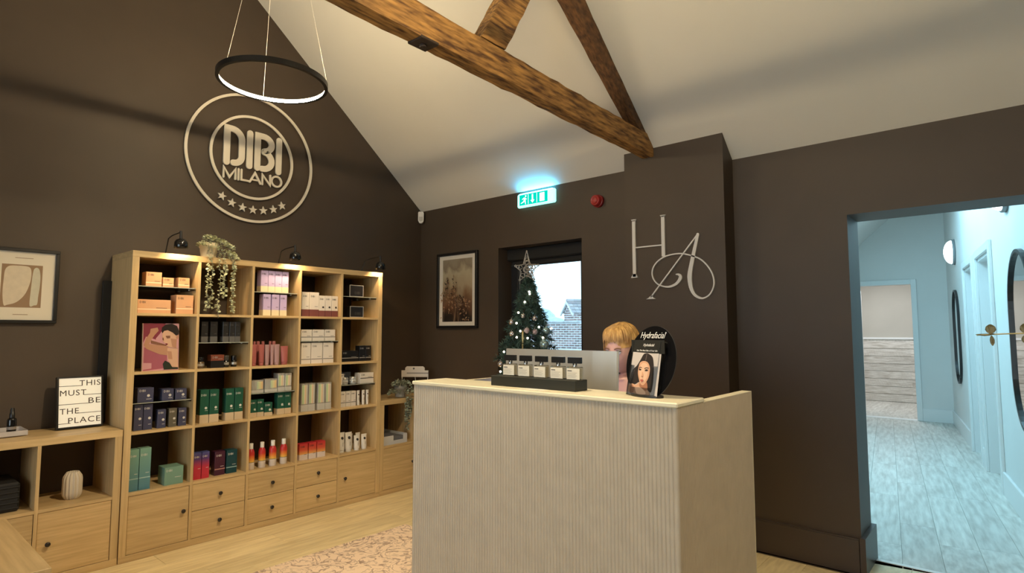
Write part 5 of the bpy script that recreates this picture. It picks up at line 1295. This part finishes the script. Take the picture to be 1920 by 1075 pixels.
# ================================================================== CHRISTMAS TREE BY THE WINDOW
xt = thing('christmas_tree', 'decorated christmas tree with a silver star in front of the window', 'christmas tree', (1.60, 2.27, 0))
MB().cyl((0, 0, 0.0), (0, 0, 1.74), 0.028, 0.008, n=10).obj('trunk', mat('tree_bark', (0.07, 0.045, 0.03), 0.9), xt)
MB().lathe([(0.14, 0), (0.16, 0.02), (0.17, 0.20), (0.15, 0.20), (0.13, 0.05)], n=24).obj('stand', mat('woven_stand', (0.25, 0.2, 0.14), 0.8), xt)
NE = mat('fir_needles', (0.06, 0.115, 0.088), 0.6, var=0.4, scale=25)
def tr_r(z): return min(0.24, max(0.02, 0.375*(1.79-z)))
nb = MB(); br = MB(); rnd = random.Random(21); TIPS = []
for k in range(330):
    z = 0.28+1.46*(k/330); a = k*2.39996+rnd.uniform(-0.3, 0.3); R_ = tr_r(z)*rnd.uniform(0.78, 1.08)
    p0 = Vector((0, 0, z+0.05)); p1 = Vector((R_*cos(a), R_*sin(a), z-0.10*R_))
    br.tube([p0, p0.lerp(p1, 0.6)+Vector((0, 0, 0.01)), p1], [0.004, 0.003, 0.002], 4)
    TIPS.append((z, a, p1))
    nn = int(30+130*R_/0.24*0.7)
    for j in range(nn):
        u = 0.25+0.75*rnd.random()**0.7; p = p0.lerp(p1, u)
        d = (p1-p0).normalized()*0.6+Vector((rnd.uniform(-1, 1), rnd.uniform(-1, 1), rnd.uniform(-0.7, 1)))
        d.normalize(); s_ = d.orthogonal().normalized()*0.0024; L_ = rnd.uniform(0.026, 0.050)
        nb.add([p+s_, p-s_, p+d*L_*0.7-s_*0.8, p+d*L_, p+d*L_*0.7+s_*0.8], [(0, 1, 2, 3, 4)])
br.obj('branches', mat('tree_bark', (0.07, 0.045, 0.03)), xt)
tag(nb.obj('needles', NE, xt), kind='stuff')
# star topper (wire star with coiled filling)
sx_ = thing('star_topper', 'silver wire star on the tip of the christmas tree', 'star', (1.60, 2.245, 1.80)); sx_.rotation_euler.z = radians(20)
SVM = mat('glitter_silver', (0.42, 0.38, 0.33), 0.4, metal=0.6, var=0.3, scale=90)
sp = []
for k in range(10):
    r = (0.105 if k else 0.145) if k % 2 == 0 else 0.046; a = pi/2+k*pi/5; sp.append((r*cos(a), 0, r*sin(a)))
q = MB(); q.tube(sp+[sp[0]], 0.0045, 6); q.obj('outline', SVM, sx_)
q = MB()
for k in range(13):
    a = rnd.uniform(0, 2*pi); rr = rnd.uniform(0.0, 0.048); cx, cz_ = rr*cos(a), rr*sin(a); r = rnd.uniform(0.014, 0.026)
    q.tube([(cx+r*cos(b*0.6), rnd.uniform(-0.006, 0.006), cz_+r*sin(b*0.6)) for b in range(12)], 0.0028, 5)
for k in range(5):
    a = pi/2+k*2*pi/5
    for j in range(3):
        rr = 0.055+0.02*j; r = 0.016-0.004*j
        q.tube([(rr*cos(a)+r*cos(b*0.65), 0.002*j, rr*sin(a)+r*sin(b*0.65)) for b in range(11)], 0.0025, 5)
q.obj('coils', SVM, sx_)
MB().tube([(0, 0, -0.045), (0.002, 0.01, -0.12)], 0.004, 6).obj('stem', SVM, sx_)
# baubles hung at places the photograph shows
BM = [mat('silver_bauble', (0.62, 0.58, 0.56), 0.18, metal=0.85), mat('pearl_bauble', (0.55, 0.42, 0.44), 0.3, metal=0.3), mat('clear_bauble', (0.45, 0.62, 0.62), 0.08, metal=0.6)]
def bauble(label, x, z, r, m, y=None):
    R_ = tr_r(z); dx = x-1.60
    if y is None: y = 2.27-math.sqrt(max(0.0008, R_*R_-dx*dx))*0.93
    t = thing('bauble', label, 'bauble', (x, y, z), 0, 'baubles on the christmas tree')
    MB().ball((0, 0, 0), r, 20, 14, m).obj('sphere', None, t)
    MB().cyl((0, 0, r*0.96), (0, 0, r*1.22), r*0.2, n=10).obj('cap', SVM, t)
    MB().tube([(0, 0, r*1.2), (0.001, 0.01, r*1.9)], 0.0008, 4).obj('hook', SVM, t)
for (x, y, z, r, mi, lab) in [(1.707, 2.205, 1.428, 0.021, 0, 'silver bauble highest on the tree, left of the window pane'), (1.688, 2.138, 1.34, 0.021, 1, 'pearl bauble near the middle of the tree, left one of a pair'),
        (1.729, 2.176, 1.33, 0.021, 1, 'pearl bauble near the middle of the tree, right one of a pair'), (1.530, 2.15, 1.401, 0.024, 0, 'silver bauble on the left edge of the tree'),
        (1.783, 2.22, 1.241, 0.036, 2, 'large clear bauble just above the monitor'), (1.756, 2.28, 1.34, 0.030, 2, 'clear bauble on the right edge of the tree before the pane'),
        (1.640, 2.155, 1.448, 0.018, 0, 'small silver bauble on the upper left of the tree'), (1.574, 2.10, 1.316, 0.020, 0, 'silver bauble low on the left of the tree'), (1.545, 2.012, 1.100, 0.024, 0, 'silver bauble low on the tree beside the perfume bottles')]:
    bauble(lab, x, z, r, BM[mi], y)
ic = thing('icicle_ornament', 'slim gold icicle ornament hanging low on the tree', 'ornament', (1.68, 2.10, 1.29))
MB().lathe([(0.0, -0.11), (0.006, -0.10), (0.0075, 0.03), (0.004, 0.045), (0.0, 0.05)], n=10).obj('icicle', mat('pale_gold', (0.62, 0.50, 0.22), 0.3, metal=0.6), ic)
MB().tube([(0, 0, 0.05), (0, 0.02, 0.075)], 0.0008, 4).obj('hook', SVM, ic)
fl_ = thing('fairy_lights', 'string of small warm white fairy lights wound round the christmas tree', 'fairy lights', (1.60, 2.27, 0))
BULB = emis('fairy_bulb', (1.0, 0.90, 0.70), 9.0)
PTS = [(1.644, 2.225, 1.612), (1.642, 2.223, 1.628), (1.627, 2.188, 1.551), (1.593, 2.155, 1.472), (1.598, 2.128, 1.394), (1.645, 2.115, 1.336), (1.628, 2.094, 1.291), (1.704, 2.125, 1.285), (1.737, 2.217, 1.365), (1.767, 2.225, 1.288), (1.545, 2.01, 1.045), (1.526, 2.07, 1.185), (1.773, 2.32, 1.356)]
bme = MB().ball((0, 0, 0), 0.0075, 10, 8, BULB).mesh('bulb')
for p in PTS:
    o = link('bulb', bme, fl_); o.location = (p[0]-1.60, p[1]-2.27, p[2])
wire = [(0.30*0.36*(1.70-z)/0.36*cos(z*26), 0.30*(1.70-z)*sin(z*26), z) for z in [1.64-0.012*k for k in range(95)]]
MB().tube(wire, 0.0012, 4).obj('wire', mat('green_wire', (0.02, 0.04, 0.03), 0.6), fl_)

# ================================================================== RUG
def rug_mat():
    m = bpy.data.materials.new('faded_rug_pile'); m.use_nodes = True
    N = m.node_tree.nodes; L = m.node_tree.links; p = N['Principled BSDF']; p.inputs['Roughness'].default_value = 0.95
    tc = N.new('ShaderNodeTexCoord')
    def noise(sc, det, dist=0.0):
        n = N.new('ShaderNodeTexNoise'); n.inputs['Scale'].default_value = sc; n.inputs['Detail'].default_value = det; n.inputs['Distortion'].default_value = dist
        L.new(tc.outputs['Object'], n.inputs['Vector']); return n
    a = noise(7, 2, 1.6); ab = N.new('ShaderNodeMath'); ab.operation = 'SUBTRACT'; ab.inputs[1].default_value = 0.5; L.new(a.outputs[0], ab.inputs[0])
    a2 = N.new('ShaderNodeMath'); a2.operation = 'ABSOLUTE'; L.new(ab.outputs[0], a2.inputs[0])
    r1 = N.new('ShaderNodeValToRGB'); r1.color_ramp.elements[0].position = 0.012; r1.color_ramp.elements[1].position = 0.03
    r1.color_ramp.elements[0].color = (1, 1, 1, 1); r1.color_ramp.elements[1].color = (0, 0, 0, 1); L.new(a2.outputs[0], r1.inputs[0])
    b = noise(17, 3, 2.2); r2 = N.new('ShaderNodeValToRGB'); r2.color_ramp.elements[0].position = 0.55; r2.color_ramp.elements[1].position = 0.62; L.new(b.outputs[0], r2.inputs[0])
    mx = N.new('ShaderNodeMath'); mx.operation = 'MAXIMUM'; L.new(r1.outputs[0], mx.inputs[0])
    ml = N.new('ShaderNodeMath'); ml.operation = 'MULTIPLY'; ml.inputs[1].default_value = 0.75; L.new(r2.outputs[0], ml.inputs[0]); L.new(ml.outputs[0], mx.inputs[1])
    w = noise(45, 2); m2 = N.new('ShaderNodeMath'); m2.operation = 'MULTIPLY'; L.new(mx.outputs[0], m2.inputs[0]); L.new(w.outputs[0], m2.inputs[1])
    m3 = N.new('ShaderNodeMath'); m3.operation = 'MULTIPLY'; m3.inputs[1].default_value = 1.5; m3.use_clamp = True; L.new(m2.outputs[0], m3.inputs[0])
    mix = N.new('ShaderNodeMix'); mix.data_type = 'RGBA'; L.new(m3.outputs[0], mix.inputs[0])
    mix.inputs[6].default_value = (0.88, 0.69, 0.52, 1); mix.inputs[7].default_value = (0.33, 0.22, 0.17, 1)
    L.new(mix.outputs[2], p.inputs['Base Color']); 
    bp = N.new('ShaderNodeBump'); bp.inputs['Strength'].default_value = 0.3; bp.inputs['Distance'].default_value = 0.004; L.new(noise(400, 2).outputs[0], bp.inputs['Height']); L.new(bp.outputs[0], p.inputs['Normal'])
    return m
rug = MB().bbox((-0.52, -1.1, 0), (0.52, 1.1, 0.008), 0.003, rug_mat()).obj('rug', None, None, (1.63, 0.415, 0.0))
tag(rug, 'faded pink and brown patterned rug on the pale oak floor', 'rug')

# ================================================================== CORRIDOR THINGS
def pillpts(w, h, n=20):
    r = w/2; return [(r*cos(a), (h/2-r)+r*sin(a)) for a in [pi*k/n for k in range(n+1)]]+[(r*cos(a), -(h/2-r)+r*sin(a)) for a in [pi+pi*k/n for k in range(n+1)]]
def wall_mirror(label, s, z, w, h, grp=None):
    t = thing('wall_mirror', label, 'mirror', (0, 0, 0), 0, grp)
    t.matrix_world = CM @ Matrix.Translation((s, 0, z)) @ frame_M((0, 0, 0), (-1, 0, 0), (0, 0, 1))
    MB().ribbon(pillpts(w, h), 0.022, 0.001, 0.028, BLACK, closed=True).obj('frame', None, t)
    MB().prism(pillpts(w-0.01, h-0.01), 2, 0.002, 0.012, mat('mirror_silver', (0.86, 0.88, 0.88), 0.01, metal=1.0)).obj('mirror_glass', None, t)
wall_mirror('tall pill-shaped black mirror at the far end of the corridor', sy(8.27), 1.262, 0.62, 1.18)
wall_mirror('tall pill-shaped black mirror at the right edge of the picture', sy(3.98), 1.27, 0.76, 1.20)
def sconce(label, s, z):
    t = thing('wall_light', label, 'wall lamp', (0, 0, 0), 0, None)
    t.matrix_world = CM @ Matrix.Translation((s, 0, z)) @ frame_M((0, 0, 0), (-1, 0, 0), (0, 0, 1))
    MB().lathe([(0, 0), (0.165, 0), (0.165, 0.03), (0, 0.03)], n=36).obj('backplate', mat('grey_backplate', (0.25, 0.27, 0.28), 0.4), t)
    MB().lathe([(0.150, 0.03)]+[(0.150*cos(radians(a)), 0.03+0.085*sin(radians(a))) for a in range(10, 91, 10)], n=36).obj('diffuser', emis('cool_lit_diffuser', (0.80, 0.97, 1.0), 5.0), t)
sconce('round lit wall lamp at the far end of the corridor', sy(8.15), 2.34)
sconce('round lit wall lamp, partly hidden by the doorway head, nearer in the corridor', sy(4.35), 2.36)
# gold branch in a vase just outside the frame
gv = thing('gold_branch_vase', 'branch of gold metal leaves reaching in at the right edge', 'ornament', (4.82, 1.62, 0))
GOLD = mat('dull_gold_leaf', (0.15, 0.125, 0.05), 0.45, metal=0.2)
MB().lathe([(0.09, 0), (0.12, 0.02), (0.14, 0.25), (0.10, 0.55), (0.05, 0.72), (0.055, 0.75), (0.045, 0.75), (0.04, 0.6), (0, 0.6)], n=28).obj('vase', mat('dark_glaze', (0.05, 0.04, 0.035), 0.3), gv)
bp_ = bez([(0, 0, 0.6), (0.0, -0.01, 0.95), (-0.06, -0.06, 1.20), (-0.22, -0.14, 1.318), (-0.40, -0.20, 1.328), (-0.52, -0.22, 1.324), (-0.553, -0.22, 1.321)], 8)
MB().tube(bp_, [0.0045-0.003*i/(len(bp_)-1) for i in range(len(bp_))], 6).obj('stem', mat('pale_gold_stem', (0.62, 0.52, 0.26), 0.35, metal=0.4), gv)
def gleaf(p, d, L_, w_, nrm):
    d = Vector(d).normalized(); s_ = d.cross(Vector(nrm)).normalized(); n_ = Vector(nrm).normalized(); p = Vector(p)
    mb = MB(); out = []
    for k in range(17):
        a = 2*pi*k/16
    pts = [(0, 0), (0.18, 0.32), (0.45, 0.5), (0.75, 0.42), (0.95, 0.16), (1, 0), (0.95, -0.16), (0.75, -0.42), (0.45, -0.5), (0.18, -0.32)]
    top = [p+d*L_*u+s_*w_*v+n_*(0.001+0.004*(1-4*v*v)) for u, v in pts]; bot = [q-n_*0.0016 for q in top]
    m = len(pts); mb.add(top+bot, [list(range(m)), list(range(m, 2*m))[::-1]]+[(k, (k+1) % m, m+(k+1) % m, m+k) for k in range(m)])
    return mb.obj('leaf', GOLD, gv)
vn = (-0.1, -1, 0)
gleaf((-0.515, -0.22, 1.325), (0.02, 0, 1), 0.034, 0.030, vn)
gleaf((-0.513, -0.222, 1.322), (0.05, 0, -1), 0.036, 0.013, vn)
gleaf((-0.555, -0.22, 1.321), (1, 0, 0.05), 0.05, 0.010, (0, -0.6, 0.8))
gleaf((-0.425, -0.205, 1.327), (-0.1, 0, 1), 0.034, 0.028, vn); gleaf((-0.425, -0.205, 1.326), (0.1, 0, -1), 0.034, 0.030, vn)
gleaf((-0.400, -0.20, 1.328), (0.3, 0, 1), 0.042, 0.030, vn); gleaf((-0.395, -0.20, 1.326), (0.2, 0, -1), 0.040, 0.026, vn)
gleaf((-0.36, -0.19, 1.328), (0.2, 0, 1), 0.04, 0.03, vn); gleaf((-0.34, -0.185, 1.326), (0.3, 0, -1), 0.04, 0.028, vn)

# ================================================================== OUTSIDE THE WINDOW
BRK = mat('old_red_brick', (0.33, 0.22, 0.20), 0.9, var=0.25, scale=6, rand=0.30); MOR = mat('pale_mortar', (0.84, 0.83, 0.84), 0.95, var=0.1, scale=10)
TILE = mat('grey_brown_roof_tile', (0.40, 0.36, 0.35), 0.85, rand=0.25)
gd = struct(MB().box((-60, 3.2, -0.4), (40, 70, -0.3)).obj('ground_outside', mat('grey_gravel', (0.30, 0.31, 0.29), 0.95, var=0.2, scale=3)))
bk1 = MB().bbox((-0.096, -0.006, -0.0255), (0.096, 0.02, 0.0255), 0.004, BRK).mesh('brick')
def brick_face(parent, M, x0, x1, z0, z1, clip=None):
    r = 0; z = z0+0.036
    while z < z1-0.02:
        x = x0+0.11-(0.1075 if r % 2 else 0)
        while x < x1:
            a, b = max(x-0.1035, x0), min(x+0.1035, x1)
            if b-a > 0.04 and (clip is None or (clip(a, z+0.03) and clip(b, z+0.03))):
                o = link('brick', bk1, parent); o.matrix_local = M @ Matrix.Translation(((a+b)/2, 0, z)) @ Matrix.Diagonal(((b-a)/0.207, 1, 1, 1))
            x += 0.215
        z += 0.075; r += 1
gw = thing('garden_wall', 'low brick garden wall with a pale coping outside the window', 'wall', (-8.6, 14.6, -0.35))
MB().box((0, 0.005, 0), (2.6, 0.22, 1.95)).obj('core', MOR, gw)
brick_face(gw, Matrix.Identity(4), 0.3, 2.55, 1.1, 1.95)
cop = MB().bbox((-0.29, -0.06, 0), (0.29, 0.28, 0.07), 0.02, mat('weathered_coping', (0.50, 0.49, 0.50), 0.9, var=0.15)).mesh('coping')
for k in range(4):
    o = link('coping', cop, gw, (0.3+k*0.585, 0, 1.95))
bp2 = thing('brick_pier', 'small brick gatehouse with a tiled gable roof outside the window', 'outbuilding', (-7.33, 15.25, -0.35), radians(-25))
PW, PD, PE = 0.66, 1.5, 2.33
GA = 0.34
MB().prism([(0, 0), (PW, 0), (PW, PE), (PW/2, PE+GA), (0, PE)], 1, 0.006, PD).obj('core', MOR, bp2)
brick_face(bp2, Matrix.Identity(4), 0, PW, 1.2, PE+GA, clip=lambda x, z: z < PE+GA-abs(x-PW/2)*2*GA/PW-0.02)
brick_face(bp2, Matrix.Translation((PW, 0, 0)) @ Matrix.Rotation(pi/2, 4, 'Z'), 0, PD, 1.2, PE)
sl = math.hypot(PW/2, GA)*1.25; ang = math.atan2(GA, PW/2)
tl = MB().bbox((-0.085, -0.014, -0.075), (0.085, 0.014, 0.075), 0.006, TILE).mesh('roof_tile')
for side in (-1, 1):
    for r in range(4):
        for c_ in range(10):
            u = sl*(r+0.45)/4
            o = link('roof_tile', tl, bp2)
            cx = PW/2+side*u*cos(ang); cz_ = PE+GA+0.025-u*sin(ang)+0.006*(4-r)*0.4
            o.matrix_local = Matrix.Translation((cx, -0.02+c_*0.168, cz_)) @ Matrix.Rotation(side*ang, 4, 'Y') @ Matrix.Rotation(pi/2, 4, 'X') @ Matrix.Rotation(pi/2, 4, 'Y') @ Matrix.Diagonal((0.97, 1, 0.88, 1))
rt_ = MB().cyl((0, -0.12, 0), (0, 0.12, 0), 0.075, n=14, m=TILE).mesh('ridge_tile')
for c_ in range(7): link('ridge_tile', rt_, bp2, (PW/2, 0.04+c_*0.236, PE+GA+0.03))
for side in (-1, 1):
    q = MB(); q.prism([(PW/2, PE+GA+0.03), (PW/2+side*sl*cos(ang), PE+GA+0.03-sl*sin(ang)), (PW/2+side*sl*cos(ang), PE+GA-0.05-sl*sin(ang)), (PW/2, PE+GA-0.06)], 1, -0.12, -0.06)
    q.obj('barge_board', mat('pale_barge_board', (0.72, 0.70, 0.70), 0.7), bp2)
hg = thing('hedge', 'pale distant hedge beyond the garden wall', 'hedge', (-16, 34, -0.35))
hm_ = MB(); rnd = random.Random(2)
for k in range(60): hm_.ball((rnd.uniform(-12, 10), rnd.uniform(-1, 1), rnd.uniform(0.5, 2.4)), rnd.uniform(0.7, 1.3), 8, 6)
tag(hm_.obj('foliage', mat('pale_foliage', (0.55, 0.62, 0.58), 0.9, var=0.2, scale=2), hg), kind='stuff')
